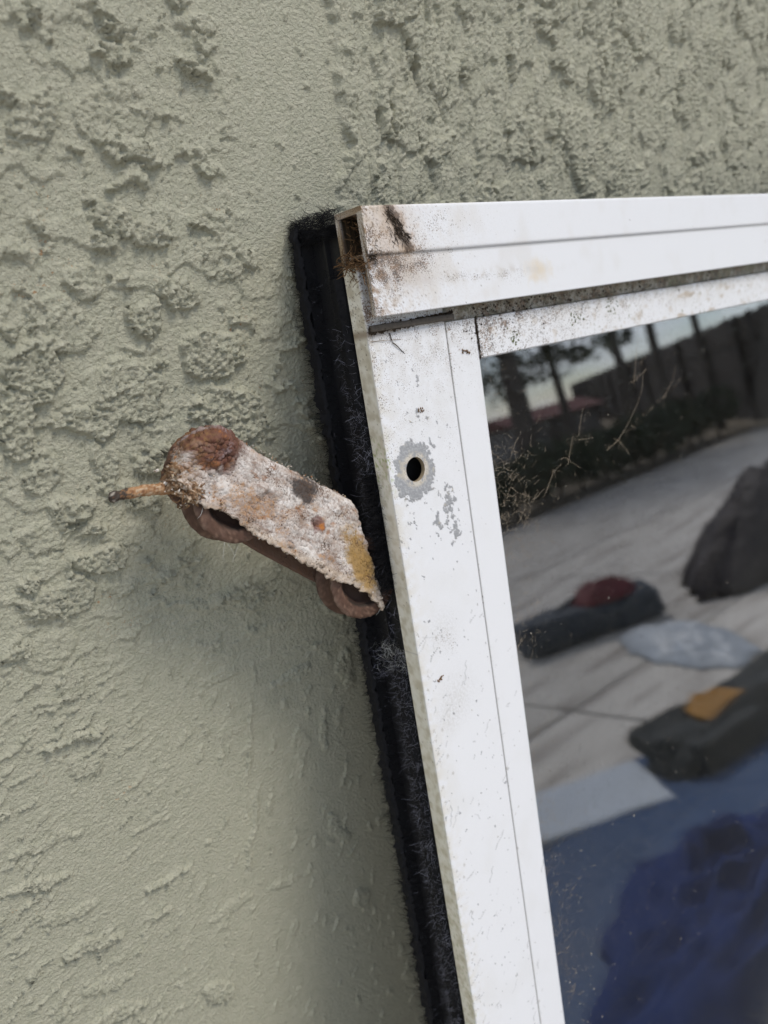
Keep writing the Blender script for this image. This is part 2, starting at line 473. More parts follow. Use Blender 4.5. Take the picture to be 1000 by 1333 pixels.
# ------------------------------------------------------------------ the leaning door panel
# panel space in mm: u along the rail, w into the panel (towards the wall), v down the stile
PANEL_O = Vector((0.2230, -0.0592, 1.46124))
PM = Matrix.Translation(PANEL_O) @ Matrix.Rotation(-LEAN, 4, 'X')
VB = 1478.0                                   # foot of the panel
UW = 930.0                                    # panel width
panel = empty('sliding_door_panel', PM, 'white framed glass door panel leaning against the green stucco wall', 'door panel')

def P3(u, w, v):
    u, w, v = np.broadcast_arrays(np.asarray(u, float), np.asarray(w, float), np.asarray(v, float))
    return np.stack([u, w, -v], -1) / 1000.0

def seg_dist(u, v, a, b):
    ax, ay = a; bx, by = b
    dx, dy = bx - ax, by - ay
    t = np.clip(((u - ax) * dx + (v - ay) * dy) / (dx * dx + dy * dy + 1e-9), 0, 1)
    return np.hypot(u - ax - t * dx, v - ay - t * dy)

HOLE = (16.1, 71.6, 5.9)

def over(col, mask, rgb):
    m = np.clip(mask, 0, 1)[:, None]
    col[:, :3] = col[:, :3] * (1 - m) + np.array(rgb)[None, :] * m

def paint(u, w, v, kind):
    """weathered white paint with some painted-in shade and light: rgb plus alpha (1 = intact paint, 0 = bare or dirty)"""
    n = len(u)
    col = np.ones((n, 4)); col[:, :3] = (0.745, 0.748, 0.765)
    us = u - np.maximum(w - 8.0, 0.0) if kind in ('stile', 'bead') else u      # unrolled round the corner
    q = v + (0.0 if kind in ('stile', 'bead') else 0.7) * w
    big = fbm(us / 22, q / 30, 101, 3); med = fbm(us / 5, q / 5, 103, 4); fin = fbm(us / 1.1, q / 1.1, 105, 3)
    over(col, 0.10 * ss(0.0, 0.7, big), (0.55, 0.53, 0.46))
    dirt = np.zeros(n)
    if kind == 'rail':
        end = np.exp(-np.maximum(u, 0) / 26.0)
        over(col, 0.50 * end * ss(-0.4, 0.5, med + 0.4 * big), (0.55, 0.43, 0.27))
        over(col, 0.9 * np.exp(-np.maximum(u, 0) / 9.0) * ss(-0.15, 0.5, med), (0.22, 0.11, 0.045))
        over(col, 0.38 * ss(24, 2, np.hypot(u - 22, (v + 20) * 1.6) + 11 * med + 7 * fin), (0.34, 0.23, 0.14))
        over(col, 0.4 * ss(22, 2, np.hypot(u - 14, (v + 36) * 1.2) + 12 * med + 10 * fin), (0.45, 0.28, 0.13))
        y = np.hypot((u - 112) / 1.6, v + 12)
        over(col, 0.45 * ss(9, 0, y + 4 * med), (0.62, 0.46, 0.22))
        over(col, 0.22 * ss(0.1, 0.6, big) * np.exp(-u / 90.0), (0.50, 0.40, 0.28))
        band = np.exp(-((v + 13 + 1.5 * big) / 2.2) ** 2) * np.exp(-((u - 70) / 45.0) ** 2)
        over(col, 0.35 * band * ss(-0.2, 0.4, med), (0.38, 0.32, 0.24))
        over(col, 0.55 * ss(1.2, 0.0, np.abs(v + 25.2)) * (w < 3), (0.30, 0.29, 0.28))  # shadow line under the proud upper band, painted into the colour
        s = seg_dist(u + 1.2 * med, v, (14.5, -45), (23.5, -29))
        over(col, 0.5 * ss(7.0, 1.0, s + 3.5 * med + 1.5 * fin), (0.36, 0.22, 0.10))
        over(col, 0.8 * ss(3.2, 1.4, s + 2.6 * med + 2.2 * fin), (0.05, 0.03, 0.02))
        dirt = 0.10 + 0.9 * np.exp(-u / 45.0) + 0.10 * np.exp(-((v + 25) / 4.0) ** 2)
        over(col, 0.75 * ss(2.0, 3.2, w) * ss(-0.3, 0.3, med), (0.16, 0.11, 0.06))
        over(col, ss(2.62, 2.9, w) * ss(0.5, 1.6, u), (0.035, 0.028, 0.02))  # cavity shade painted in: inner walls of the rail near-black
        over(col, 0.85 * ss(1.0, 0.2, u) * ss(-0.3, 0.5, fin + med), (0.28, 0.20, 0.11))
        over(col, 0.7 * end * ss(0.05, 0.5, fin), (0.27, 0.17, 0.09))
    elif kind == 'stile':
        over(col, 0.85 * ss(8.4, 9.2, w), (0.82, 0.79, 0.69))  # yellowed lip side, its colour also lifted to stand in for sidelight
        over(col, 0.4 * ss(8.4, 9.2, w) * ss(-0.1, 0.6, med), (0.33, 0.28, 0.18))
        over(col, 0.45 * np.exp(-u / 5.0) * ss(-0.5, 0.4, med + 0.4 * big), (0.58, 0.52, 0.38))
        over(col, 0.30 * np.exp(-np.maximum(v - 8, 0) / 35.0) * ss(-0.5, 0.5, med), (0.42, 0.37, 0.30))
        over(col, 0.75 * ss(3.0, 0.3, np.abs(v - 6.5) + 1.0 * med) * ss(30, 0, u), (0.25, 0.18, 0.12))
        over(col, 0.8 * ss(0.15, 0.45, fbm(us / 1.6, v / 2.5, 121, 3)) * ss(3.2, 1.0, u) * np.exp(-((v - 66) / 13.0) ** 2), (0.30, 0.36, 0.09))
        over(col, 0.5 * ss(0.2, 0.5, fbm(us / 1.6, v / 2.5, 122, 3)) * ss(1.5, 0.2, u) * ss(200, 330, v), (0.30, 0.32, 0.12))
        hx, hv, hr = HOLE
        r = np.hypot((u - hx + 1.0) * 1.05, (v - hv - 0.5) * 0.9) + 4.6 * fbm(u / 8, v / 8, 123, 5, 0.7)
        bare = ss(13.2, 12.4, r)
        for cu, cv, sx, sy, th in ((34, 93, 6, 13, 0.12), (25, 101, 5, 10, 0.28), (24, 29, 6, 8, 0.55), (12, 33, 8, 9, 0.60), (27, 63, 7, 8, 0.40), (22, 48, 12, 14, 0.62), (36, 106, 3.5, 9, 0.02), (8, 95, 12, 60, 0.72)):
            g = np.exp(-((u - cu) / sx) ** 2 - ((v - cv) / sy) ** 2)
            bare = np.maximum(bare, ss(0.0, 0.10, fbm(u / 3.0, v / 3.6, 125, 4, 0.6) - th + 0.9 * (g - 0.62)))
        over(col, bare, (0.30, 0.305, 0.315))
        over(col, bare * ss(-0.1, 0.5, fin), (0.44, 0.44, 0.45))
        over(col, bare * ss(0.25, 0.6, med) * 0.8, (0.50, 0.45, 0.36))
        ring = ss(9.4, 7.4, np.hypot(u - hx, v - hv) + 0.9 * med)
        over(col, 0.9 * ring * ss(-0.4, 0.2, med + fin), (0.60, 0.55, 0.47))
        over(col, 0.5 * ring * ss(0.1, 0.5, fin), (0.26, 0.19, 0.12))
        edge = ss(0.0, 0.4, bare) * ss(1.0, 0.6, bare)
        over(col, 0.6 * edge, (0.20, 0.20, 0.20))
        col[:, 3] = 1 - 0.6 * bare
        # smudges
        for cu, cv, s_ in ((18, 155, 10), (22, 190, 12), (14, 200, 9)):
            over(col, 0.28 * np.exp(-((u - cu) ** 2 + (v - cv) ** 2) / s_ ** 2) * ss(-0.4, 0.4, fin), (0.42, 0.40, 0.36))
        dirt = 0.14 + 0.75 * np.exp(-np.maximum(v, 0) / 30.0) + 0.35 * np.exp(-u / 4.0)
        over(col, (w > 15.0) * (u > 1.0) * 1.0, (0.02, 0.02, 0.02))  # inside of the stile coloured near-black so the hole looks shaded
    elif kind == 'bead':
        over(col, 0.5 * np.exp(-np.maximum(v - 5, 0) / 14.0) * ss(-0.5, 0.5, med), (0.40, 0.36, 0.30))
        over(col, 0.5 * ss(49.6, 48.6, u), (0.45, 0.43, 0.38))
        dirt = 0.16 + 0.6 * np.exp(-np.maximum(v, 0) / 30.0)
    elif kind == 'head':
        over(col, 0.55 * np.exp(-np.maximum(v - 6, 0) / 6.0) * ss(-0.6, 0.4, med + 0.5 * big), (0.45, 0.40, 0.32))
        over(col, 0.7 * ss(0.15, 0.55, fbm(u / 14, v / 8, 131, 4, 0.6)) * np.exp(-((u - 280) / 90.0) ** 2), (0.42, 0.33, 0.23))
        over(col, 0.5 * ss(0.25, 0.6, fbm(u / 9, v / 9, 132, 4, 0.6)), (0.50, 0.43, 0.34))
        over(col, 0.8 * ss(0.45, 0.62, fbm(u / 3, v / 3, 133, 3)) * ss(0.0, 0.4, fbm(u / 40, v / 40, 134, 2)), (0.22, 0.22, 0.11))
        dirt = 0.55 + 0.5 * np.exp(-np.maximum(u - 70, 0) / 70.0)
    elif kind == 'ledge':
        col[:, :3] = (0.40, 0.37, 0.31)
        over(col, ss(-0.2, 0.5, med), (0.20, 0.18, 0.12))
        over(col, 0.7 * ss(0.1, 0.5, big) * ss(120, 260, u), (0.20, 0.21, 0.12))
        dirt = np.full(n, 1.0)
    # fly dirt and pepper specks
    sp = fbm(us / 0.9, q / 0.9, 141, 2); sp2 = fbm(us / 2.1, q / 2.1, 143, 2)
    over(col, 0.8 * ss(0.0, 0.12, sp - 0.96 + 0.42 * dirt), (0.17, 0.13, 0.09))
    over(col, 0.75 * ss(0.0, 0.10, sp2 - 1.04 + 0.36 * dirt), (0.10, 0.08, 0.06))
    return col

def scratch(col, u, v, n, ulo, uhi, vlo, vhi, seed, dark=(0.33, 0.33, 0.33)):
    r = np.random.default_rng(seed)
    for k in range(n):
        cu = r.uniform(ulo, uhi); cv = r.uniform(vlo, vhi); L = float(np.clip(np.exp(r.normal(0.8, 0.8)), 0.6, 16)); a = r.normal(-0.9, 0.6)
        if r.random() < 0.5: cu = min(uhi, ulo + abs(r.normal(0, 9)))
        p = (cu - L * math.cos(a) / 2, cv - L * math.sin(a) / 2); q = (cu + L * math.cos(a) / 2, cv + L * math.sin(a) / 2)
        sel = np.where((np.abs(u - cu) < L + 1) & (np.abs(v - cv) < L + 1))[0]
        if len(sel) == 0: continue
        d = seg_dist(u[sel] + 0.5 * np.sin(v[sel] * 1.3 + k), v[sel], p, q)
        m = ss(0.42, 0.12, d) * r.uniform(0.12, 0.8)
        col[sel, :3] = col[sel, :3] * (1 - m[:, None]) + np.array(dark) * m[:, None]
    for k in range(n // 3):                                        # small dents and ticks near the lip
        cu = min(uhi, ulo + abs(r.normal(0, 5))); cv = r.uniform(vlo, vhi); s = r.uniform(0.4, 1.3)
        sel = np.where((np.abs(u - cu) < 4) & (np.abs(v - cv) < 4))[0]
        if len(sel) == 0: continue
        d = np.hypot((u[sel] - cu) * 1.3, v[sel] - cv)
        m = ss(s, s * 0.5, d + 0.4 * np.sin(u[sel] * 5 + v[sel] * 3)) * 0.6
        col[sel, :3] = col[sel, :3] * (1 - m[:, None]) + np.array((0.36, 0.33, 0.29)) * m[:, None]

def pepper(u, w, v, kind):
    """density of fine pepper-like grime, 0..1"""
    md = fbm((u - np.maximum(w - 8, 0)) / 9, v / 9, 151, 3, 0.6); d = np.full(len(u), 0.05)
    if kind == 'rail':
        d = 0.10 * np.exp(-u / 200.0) + 0.75 * np.exp(-np.maximum(u, 0) / 16.0)
        d = d + 0.75 * np.exp(-((u - 22) / 24.0) ** 2 - ((v + 19) / 7.0) ** 2) + 0.35 * np.exp(-((u - 40) / 30.0) ** 2 - ((v + 36) / 9.0) ** 2)
        d = d + 0.55 * np.exp(-((u - 70) / 30.0) ** 2 - ((v + 12.5) / 2.5) ** 2) + 0.4 * np.exp(-((u - 95) / 10.0) ** 2 - ((v + 10) / 5.0) ** 2)
        d = d + 0.4 * np.exp(-((v + 25.0) / 1.6) ** 2) * np.exp(-u / 80.0)
    elif kind == 'stile':
        d = 0.05 + 0.6 * np.exp(-np.maximum(v - 4, 0) / 30.0) + 0.25 * np.exp(-u / 4.0) * (u > 0.4) + 0.45 * np.exp(-((u - 20) / 9.0) ** 2 - ((v - 160) / 12.0) ** 2) + 0.2 * np.exp(-((v - 60) / 60.0) ** 2)
        d = np.where(w > 8.4, 0.35 * d, d)
    elif kind == 'bead':
        d = 0.05 + 0.8 * np.exp(-np.maximum(v - 4, 0) / 22.0) + 0.3 * np.exp(-(u - 48.6) / 1.2)
    elif kind == 'head':
        d = 0.25 + 0.5 * np.exp(-np.maximum(u - 70, 0) / 90.0) + 0.4 * np.exp(-np.maximum(v - 6, 0) / 6.0)
    elif kind == 'ledge':
        d = np.full(len(u), 0.95)
    return np.clip(0.8 * d * (1 + 0.9 * md), 0, 1.1)

def extrude(name, prof, along, axis, kind, parent, mat='paint', scr=None, cut=None, close_caps=True):
    """closed profile swept in a straight line. axis 'u': profile is (w,v); axis 'v': profile is (u,w)"""
    prof = np.asarray(prof, float); k = len(prof); m = len(along)
    S = np.repeat(along, k); a = np.tile(prof[:, 0], m); b = np.tile(prof[:, 1], m)
    if axis == 'u': u, w, v = S, a, b
    else: u, w, v = a, b, S
    u = u.copy(); v = v.copy()
    F = grid_faces(m, k, True)
    if cut is not None:
        cu, cv, cr, wmax = cut
        cen_u = u[F].mean(1); cen_v = v[F].mean(1); cen_w = w[F].max(1)
        inside = (np.hypot(cen_u - cu, cen_v - cv) < cr) & (cen_w < wmax)
        touched = np.unique(F[inside]); F = F[~inside]
        rest = np.unique(F); edge = np.intersect1d(touched, rest)
        dx = u[edge] - cu; dv = v[edge] - cv; rr = np.hypot(dx, dv)
        u[edge] = cu + dx / rr * cr; v[edge] = cv + dv / rr * cr
    col = paint(u, w, v, kind) if mat == 'paint' else None
    if scr and col is not None: scratch(col, u, v, *scr)
    faces = F
    if close_caps:
        faces = [list(f) for f in F] + [list(range(k))[::-1], list(range((m - 1) * k, m * k))]
    me = mesh_np(name, P3(u, w, v), faces, True, col, pepper(u, w, v, kind) if mat == 'paint' else None)
    o = link(name, me, MAT[mat], parent)
    # keep the extrusion corners crisp
    me.set_sharp_from_angle(angle=math.radians(38))
    return o

# --- rail that caps the panel: C profile, upper band proud of the lower
rp = [(2.6, 0.0), (0.35, 0.0), (0.0, -0.35)]
rp += [tuple(p) for p in dense([(0.0, -0.35), (0.0, -25.4)], 0.62)[1:]]
rp += [(-0.15, -25.75), (-0.6, -25.95), (-0.95, -26.4), (-1.1, -27.0)]
rp += [tuple(p) for p in dense([(-1.1, -27.0), (-1.1, -45.2)], 0.62)[1:]]
rp += [(-0.95, -45.75), (-0.5, -46.1), (0.0, -46.2), (3, -46.2), (8, -46.2), (17.6, -46.2), (18.0, -45.8)]
rp += [(18.0, -40), (18.0, -34), (18.0, -24.0), (15.6, -24.0), (15.6, -34), (15.6, -43.6), (10, -43.6), (2.6, -43.6), (2.6, -36), (2.6, -27.0), (8, -27.0), (12.0, -27.0), (12.0, -25.2), (8, -25.2), (2.6, -25.2), (2.6, -14)]
rp = rp[::-1]
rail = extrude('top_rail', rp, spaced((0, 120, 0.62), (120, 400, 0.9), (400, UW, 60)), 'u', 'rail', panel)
rail['label'] = 'thick white rail with brown stain at its open end'

# --- stile with screw hole
sp_ = [tuple(p) for p in dense([(0.0, 18.0), (0.0, 8.75)], 0.55)] + [(0.16, 8.28), (0.6, 8.0)]
sp_ += [tuple(p) for p in dense([(0.6, 8.0), (47.6, 8.0)], 0.5)[1:]]
sp_ += [(47.9, 8.15), (48.0, 8.5), (48.0, 12), (48.0, 18.0), (30, 18.0), (12, 18.0)]
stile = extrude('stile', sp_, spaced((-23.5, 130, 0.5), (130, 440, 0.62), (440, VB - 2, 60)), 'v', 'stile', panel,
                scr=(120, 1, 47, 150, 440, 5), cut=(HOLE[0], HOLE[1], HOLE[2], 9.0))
stile['label'] = 'white stile with a bare metal patch round its screw hole'
# inner wall of the hole
ang = np.linspace(0, 2 * math.pi, 33)[:-1]
ring = []
for rr, ww in ((HOLE[2] + 0.02, 8.02), (HOLE[2] - 0.1, 8.5), (HOLE[2] - 0.15, 10.2)):
    ring.append(P3(HOLE[0] + rr * np.cos(ang), ww, HOLE[1] + rr * np.sin(ang)))
hv = np.concatenate(ring)
hc = np.tile(np.array([0.30, 0.24, 0.16, 0.4]), (len(hv), 1))
link('screw_hole', mesh_np('screw_hole', hv, grid_faces(3, 32, True), True, hc), MAT['paint'], stile)

# --- glazing beads
bp = [(48.7, 12.0), (48.7, 8.6), (49.0, 8.2)] + [tuple(p) for p in dense([(49.0, 8.2), (68.2, 8.2)], 0.6)[1:]] + [(69.2, 8.5), (69.8, 9.2), (70.0, 10.2), (70.0, 11.3), (60, 12.0)]
extrude('glazing_bead', bp, spaced((6.6, 440, 0.62), (440, VB - 30, 60)), 'v', 'bead', panel, scr=(26, 49, 69, 100, 440, 8))
hp = [(11.3, 27.0), (9.6, 27.0), (8.8, 26.8), (8.3, 26.2)] + [tuple(p) for p in dense([(8.3, 26.2), (8.3, 7.4)], 0.6)[1:]] + [(8.5, 6.9), (9.0, 6.7), (12.0, 6.7), (12.0, 18)]
extrude('glazing_bead', hp, spaced((70.6, 400, 0.75), (400, UW - 71, 60)), 'u', 'head', panel)
# grimy ledge between rail and bead
lp = [(10.6, 6.4)] + [tuple(p) for p in dense([(10.4, 6.2), (10.4, -12.0)], 0.7)] + [(16.0, -12.0), (16.0, 6.4)]
extrude('dirty_ledge', lp, spaced((48.8, 400, 0.8), (400, UW - 50, 60)), 'u', 'ledge', panel)

# --- right stile, bottom rail and their beads (outside the frame, built plain)
def slab(name, u0, u1, w0, w1, v0, v1, mat='plain_white', bev=0.0006, parent=panel):
    me = box_mesh(name, (u0 / 1000, w0 / 1000, -v1 / 1000), (u1 / 1000, w1 / 1000, -v0 / 1000), bev)
    return link(name, me, MAT[mat], parent)
slab('stile', UW - 48, UW - 0.2, 8, 18, -23.5, VB - 2)
slab('glazing_bead', UW - 70, UW - 48.7, 8.2, 12, 6.6, VB - 30)
slab('bottom_rail', 48.8, UW - 48.8, 8, 18, VB - 62, VB)
slab('glazing_bead', 70.6, UW - 70.6, 8.2, 12, VB - 84, VB - 62.6)
slab('bottom_rail', 0, UW, 0, 2.6, VB - 46, VB)

# --- double glazing
slab('glass_pane', 58, UW - 58, 12.2, 15.4, 16, VB - 72, 'glass', 0)
slab('glass_pane', 58, UW - 58, 24.0, 27.2, 16, VB - 72, 'glass', 0)
slab('spacer_bar', 50, 62, 15.9, 23.6, 10, VB - 66, 'inner', 0)
slab('spacer_bar', 62.2, UW - 62.2, 15.9, 23.6, 10, 21, 'inner', 0)

# --- black side channel
chp = [(6.0, 18.4), (6.0, 33.0), (3.6, 33.4), (3.6, 34.8), (6.0, 35.2), (6.0, 46.2), (-0.6, 46.4), (-0.6, 48.6), (40, 48.6), (40, 28.4), (20, 28.4), (20, 18.4)]
extrude('side_channel', chp, spaced((-44, 200, 12), (200, VB - 4, 80)), 'v', None, panel, mat='black')

# ------------------------------------------------------------------ fuzzy pile weatherstrips
def hair_mesh(name, root, dirn, length, curl, width, rng, segs=4):
    n = len(root)
    d = dirn / (np.linalg.norm(dirn, axis=1, keepdims=True) + 1e-9)
    rv = rng.normal(size=(n, 3)); rv -= (rv * d).sum(1, keepdims=True) * d; rv /= np.linalg.norm(rv, axis=1, keepdims=True)
    sv = np.cross(d, rv)
    pts = [root]; cur = root.copy(); dd = d.copy()
    ax = rv
    ang = (curl * rng.normal(size=n))[:, None]
    wob = rng.normal(size=(n, 3)) * 0.25
    for k in range(segs):
        cur = cur + dd * (length / segs)[:, None]
        pts.append(cur)
        dd = dd + ang * ax + wob * rng.normal(size=(n, 1)); dd /= np.linalg.norm(dd, axis=1, keepdims=True)
    Ptm = np.stack(pts, 1)
    wd = (width[:, None] * np.linspace(1, 0.35, segs + 1)[None, :])[:, :, None] * sv[:, None, :] * 0.5
    V = np.stack([Ptm - wd, Ptm + wd], 2).reshape(-1, 3)
    b = (np.arange(n) * (segs + 1) * 2)[:, None, None]
    k = (np.arange(segs) * 2)[None, :, None]
    F = (b + k + np.array([0, 1, 3, 2])[None, None, :]).reshape(-1, 4)
    return mesh_np(name, np.stack([V[:, 0], V[:, 1], -V[:, 2]], -1) / 1000.0, F, True)     # V is (u, w, v) in mm

def pile(name, n, vlo, vhi, wfun, dfun, Lr, curl, width, mat, seed, parent, gaps=()):
    r = np.random.default_rng(seed)
    v = r.uniform(vlo, vhi, n)
    for g0, g1, keep in gaps:
        v = v[~((v > g0) & (v < g1) & (r.random(len(v)) > keep))]
    n = len(v)
    w = wfun(v, r)
    u = r.uniform(-0.5, 5.6, n)
    d = dfun(v, r)
    L = r.uniform(*Lr, n)
    o = link(name, hair_mesh(name, np.stack([u, w, v], 1), d, L, curl, r.uniform(0.6, 1.3, n) * width, r), MAT[mat], parent)
    o['kind'] = 'stuff'
    return o

def ragged(o, amp, w0, seed):
    me = o.data; n = len(me.vertices)
    co = np.empty(n * 3, np.float32); me.vertices.foreach_get('co', co); co = co.reshape(-1, 3)
    vv = -co[:, 2] * 1000.0; ww = co[:, 1] * 1000.0; uu = co[:, 0] * 1000.0
    m = ss(w0 - 3, w0 + 3, ww) * (uu < 5.5)
    co[:, 1] += m * amp * (fbm(vv / 9, ww / 9, seed, 4, 0.65)) / 1000.0
    co[:, 0] -= (uu < 5.0) * amp * 0.8 * np.abs(fbm(vv / 6, ww / 6, seed + 5, 4, 0.65)) / 1000.0
    me.vertices.foreach_set('co', co.ravel()); me.update()
rag = lambda v, s, sc=24.0: fbm(v / sc, np.zeros_like(v) + s, s, 4, 0.6)
front_core = extrude('pile_strip', [(5.9, 20.2), (1.2, 21.0), (-1.0, 24.0), (-0.4, 29.0), (3.0, 31.0), (5.9, 31.4)][::-1], spaced((-20, 126, 1.5)), 'v', None, panel, mat='pile')
front_core2 = extrude('pile_strip', [(5.9, 20.2), (1.2, 21.0), (-1.0, 24.0), (-0.4, 29.0), (3.0, 31.0), (5.9, 31.4)][::-1], spaced((172, 420, 1.5), (420, VB - 6, 80)), 'v', None, panel, mat='pile')
back_core = extrude('pile_strip', [(-0.7, 45.4), (-2.4, 46.4), (-2.6, 50.6), (2.0, 53.2), (12.0, 53.2), (12.0, 48.7), (-0.7, 48.7)][::-1], spaced((-46, 440, 1.5), (440, VB - 6, 80)), 'v', None, panel, mat='pile')

ragged(front_core, 1.6, 24, 71); ragged(front_core2, 1.6, 24, 73); ragged(back_core, 5.0, 50, 75)
def dF(v, r):
    n = len(v)
    return np.stack([-0.8 + 0.35 * r.normal(size=n), 0.75 * r.normal(size=n), 0.9 * r.normal(size=n)], 1)
def dB(v, r):
    n = len(v)
    return np.stack([-0.65 + 0.4 * r.normal(size=n), 0.75 + 0.45 * r.normal(size=n), 0.35 * r.normal(size=n)], 1)
wF = lambda v, r: np.clip(25.6 + 3.4 * r.normal(size=len(v)), 19.0, 33.0)
wB = lambda v, r: np.clip(49.0 + 2.6 * r.normal(size=len(v)) + 2.2 * rag(v, 3), 38.0, 57.0)
pile('pile_fuzz', 9000, -24, 430, wF, dF, (2.5, 6.5), 0.55, 0.22, 'pile', 1, front_core, gaps=((127, 168, 0.12),))
pile('pile_lint', 6500, 2, 430, wF, dF, (2.5, 8.0), 1.0, 0.15, 'lint', 2, front_core, gaps=((127, 168, 0.10), (2, 30, 0.5)))
pile('pile_fuzz', 3800, 72, 128, lambda v, r: r.uniform(18.5, 23.5, len(v)), lambda v, r: np.stack([-1.0 + 0.25 * r.normal(size=len(v)), 0.25 * r.normal(size=len(v)), 0.35 * r.normal(size=len(v))], 1), (4.0, 10.0), 0.3, 0.28, 'pile', 12, front_core)
pile('pile_fuzz', 12000, -49, 440, wB, dB, (2.5, 9.5), 0.6, 0.26, 'pile', 3, back_core)
pile('pile_fuzz', 1500, -46, 440, lambda v, r: 52 + 2.5 * r.normal(size=len(v)), dB, (5.0, 13.0), 0.9, 0.16, 'pile', 13, back_core)
pile('pile_fuzz', 2500, -50, -38, lambda v, r: r.uniform(20, 52, len(v)), dB, (2.0, 7.0), 0.6, 0.2, 'pile', 4, back_core)
pile('pile_lint', 700, -20, 430, wB, dB, (2.0, 6.0), 0.9, 0.12, 'lint', 5, back_core)
# pale torn lint where the strip is broken
pile('torn_lint', 260, 160, 174, lambda v, r: np.clip(29 + 6 * r.normal(size=len(v)), 19, 44), dF, (2.0, 6.0), 0.9, 0.16, 'pale_lint', 6, front_core2)
pile('torn_lint', 160, 166, 182, lambda v, r: 47 + 4 * r.normal(size=len(v)), dB, (2.0, 6.0), 0.9, 0.2, 'lint', 7, back_core)

# ------------------------------------------------------------------ corroded tandem roller carriage
RM = PM @ Matrix.Translation((-0.046, 0.034, -0.098)) @ Matrix.Rotation(math.radians(40), 4, 'Y')
roller = empty('roller_carriage', RM, 'rusted twin wheel door roller sticking out of the black side channel', 'door roller')

def resample(pts, m):
    pts = np.asarray(pts, float)
    # Catmull-Rom through the points
    P = np.vstack([2 * pts[0] - pts[1], pts, 2 * pts[-1] - pts[-2]])
    out = []
    for k in range(1, len(P) - 2):
        t = np.linspace(0, 1, 40, endpoint=False)[:, None]
        a, b, c, d = P[k - 1], P[k], P[k + 1], P[k + 2]
        out.append(0.5 * (2 * b + (c - a) * t + (2 * a - 5 * b + 4 * c - d) * t ** 2 + (3 * b - a - 3 * c + d) * t ** 3))
    C = np.vstack(out + [pts[-1:]])
    s = np.concatenate([[0], np.cumsum(np.linalg.norm(np.diff(C, axis=0), axis=1))]); s /= s[-1]
    q = np.linspace(0, 1, m)
    return np.stack([np.interp(q, s, C[:, 0]), np.interp(q, s, C[:, 1])], 1)

def rust_color(x, y, z, back):
    n = len(x)
    col = np.ones((n, 4)); col[:, :3] = (0.52, 0.46, 0.42)
    big = fbm(x / 16 + y / 11, z / 16 + y / 9, 201, 3); med = fbm(x / 4.5 + y / 7, z / 4.5 + y / 5, 203, 4, 0.6); fin = fbm(x / 1.1 + y / 1.7, z / 1.1 + y / 1.3, 205, 3, 0.65)
    over(col, 0.8 * ss(0.0, 0.5, fin), (0.68, 0.64, 0.60))
    over(col, 0.72 * ss(0.05, 0.5, -fin), (0.22, 0.15, 0.12))
    str_ = fbm((x + 0.1 * z) / 11, (z - 0.05 * x) / 3.2, 215, 4, 0.6)
    over(col, 0.75 * ss(0.1, 0.45, str_) * ss(-0.4, 0.2, fin), (0.74, 0.70, 0.67))
    over(col, 0.8 * ss(0.12, 0.5, -str_) * ss(-0.5, 0.2, fin), (0.19, 0.105, 0.065))
    over(col, 0.85 * ss(0.28, 0.6, fbm(x / 7 + 4, z / 5, 217, 4, 0.6)), (0.30, 0.13, 0.05))
    over(col, 0.45 * ss(0.05, 0.5, med), (0.40, 0.30, 0.24))
    lg = fbm(x / 20 + 3, z / 9 + y / 9, 219, 4, 0.6)
    over(col, 0.6 * ss(0.0, 0.5, lg), (0.74, 0.70, 0.66)); over(col, 0.55 * ss(0.0, 0.5, -lg), (0.27, 0.19, 0.145))
    og = ss(-0.15, 0.35, big + 0.5 * med + 0.55 * np.exp(-((x + 32) / 13) ** 2 - ((z - 12) / 8) ** 2) - 0.22)
    over(col, 0.75 * og * ss(-0.35, 0.3, fin), (0.38, 0.19, 0.065))
    oc = 1.25 * np.exp(-(((x - 33) + 0.85 * (z - 12)) / 10.0) ** 2 - ((z - 11) / 13.0) ** 2)
    over(col, 0.85 * ss(0.25, 0.85, oc + 0.45 * med + 0.3 * fin), (0.42, 0.27, 0.09))
    over(col, 0.5 * ss(0.35, 0.8, oc + 0.4 * fin), (0.25, 0.14, 0.04))
    dk = np.hypot((x + 11) / 9.0, (z - 28) / 6.5) + 0.45 * med + 0.25 * fin
    over(col, 0.92 * ss(1.0, 0.6, dk), (0.055, 0.045, 0.042))
    sp = np.hypot((x - 3) / 4.5, (z - 17) / 4.5) + 0.5 * med
    over(col, 0.8 * ss(1.0, 0.6, sp), (0.16, 0.075, 0.065))
    over(col, 0.9 * ss(0.45, 0.2, np.hypot((x - 5) / 4.5, (z - 17) / 4.5) + 0.3 * fin), (0.45, 0.17, 0.04))
    dome = ss(-44, -51, x + 4 * med) * ss(13, 19, z + 4 * med)
    over(col, 0.93 * dome, (0.12, 0.042, 0.025))
    over(col, 0.8 * dome * ss(0.1, 0.5, med) * ss(-0.3, 0.3, fin), (0.32, 0.13, 0.045))
    over(col, 0.75 * dome * ss(0.15, 0.5, fbm(x / 6 + y / 5, z / 6, 211, 3)) * ss(-0.2, 0.3, fin), (0.34, 0.27, 0.28))
    over(col, 0.7 * ss(-52, -60, x) * ss(14, 4, z), (0.60, 0.50, 0.42))
    over(col, 0.8 * ss(-58, -66, x + 3 * med) * ss(-0.2, 0.3, fin), (0.22, 0.12, 0.05))
    over(col, 0.55 * ss(4.0, 0.5, z + 1.5 * med), (0.48, 0.38, 0.28))
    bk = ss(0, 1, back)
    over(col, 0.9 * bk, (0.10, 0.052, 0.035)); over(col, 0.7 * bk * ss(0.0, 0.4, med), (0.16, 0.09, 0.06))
    over(col, 0.5 * ss(0.3, 0.7, big - 0.2 * med) * (1 - bk) * ss(0.8, 1.3, dk), (0.46, 0.43, 0.44))
    return col

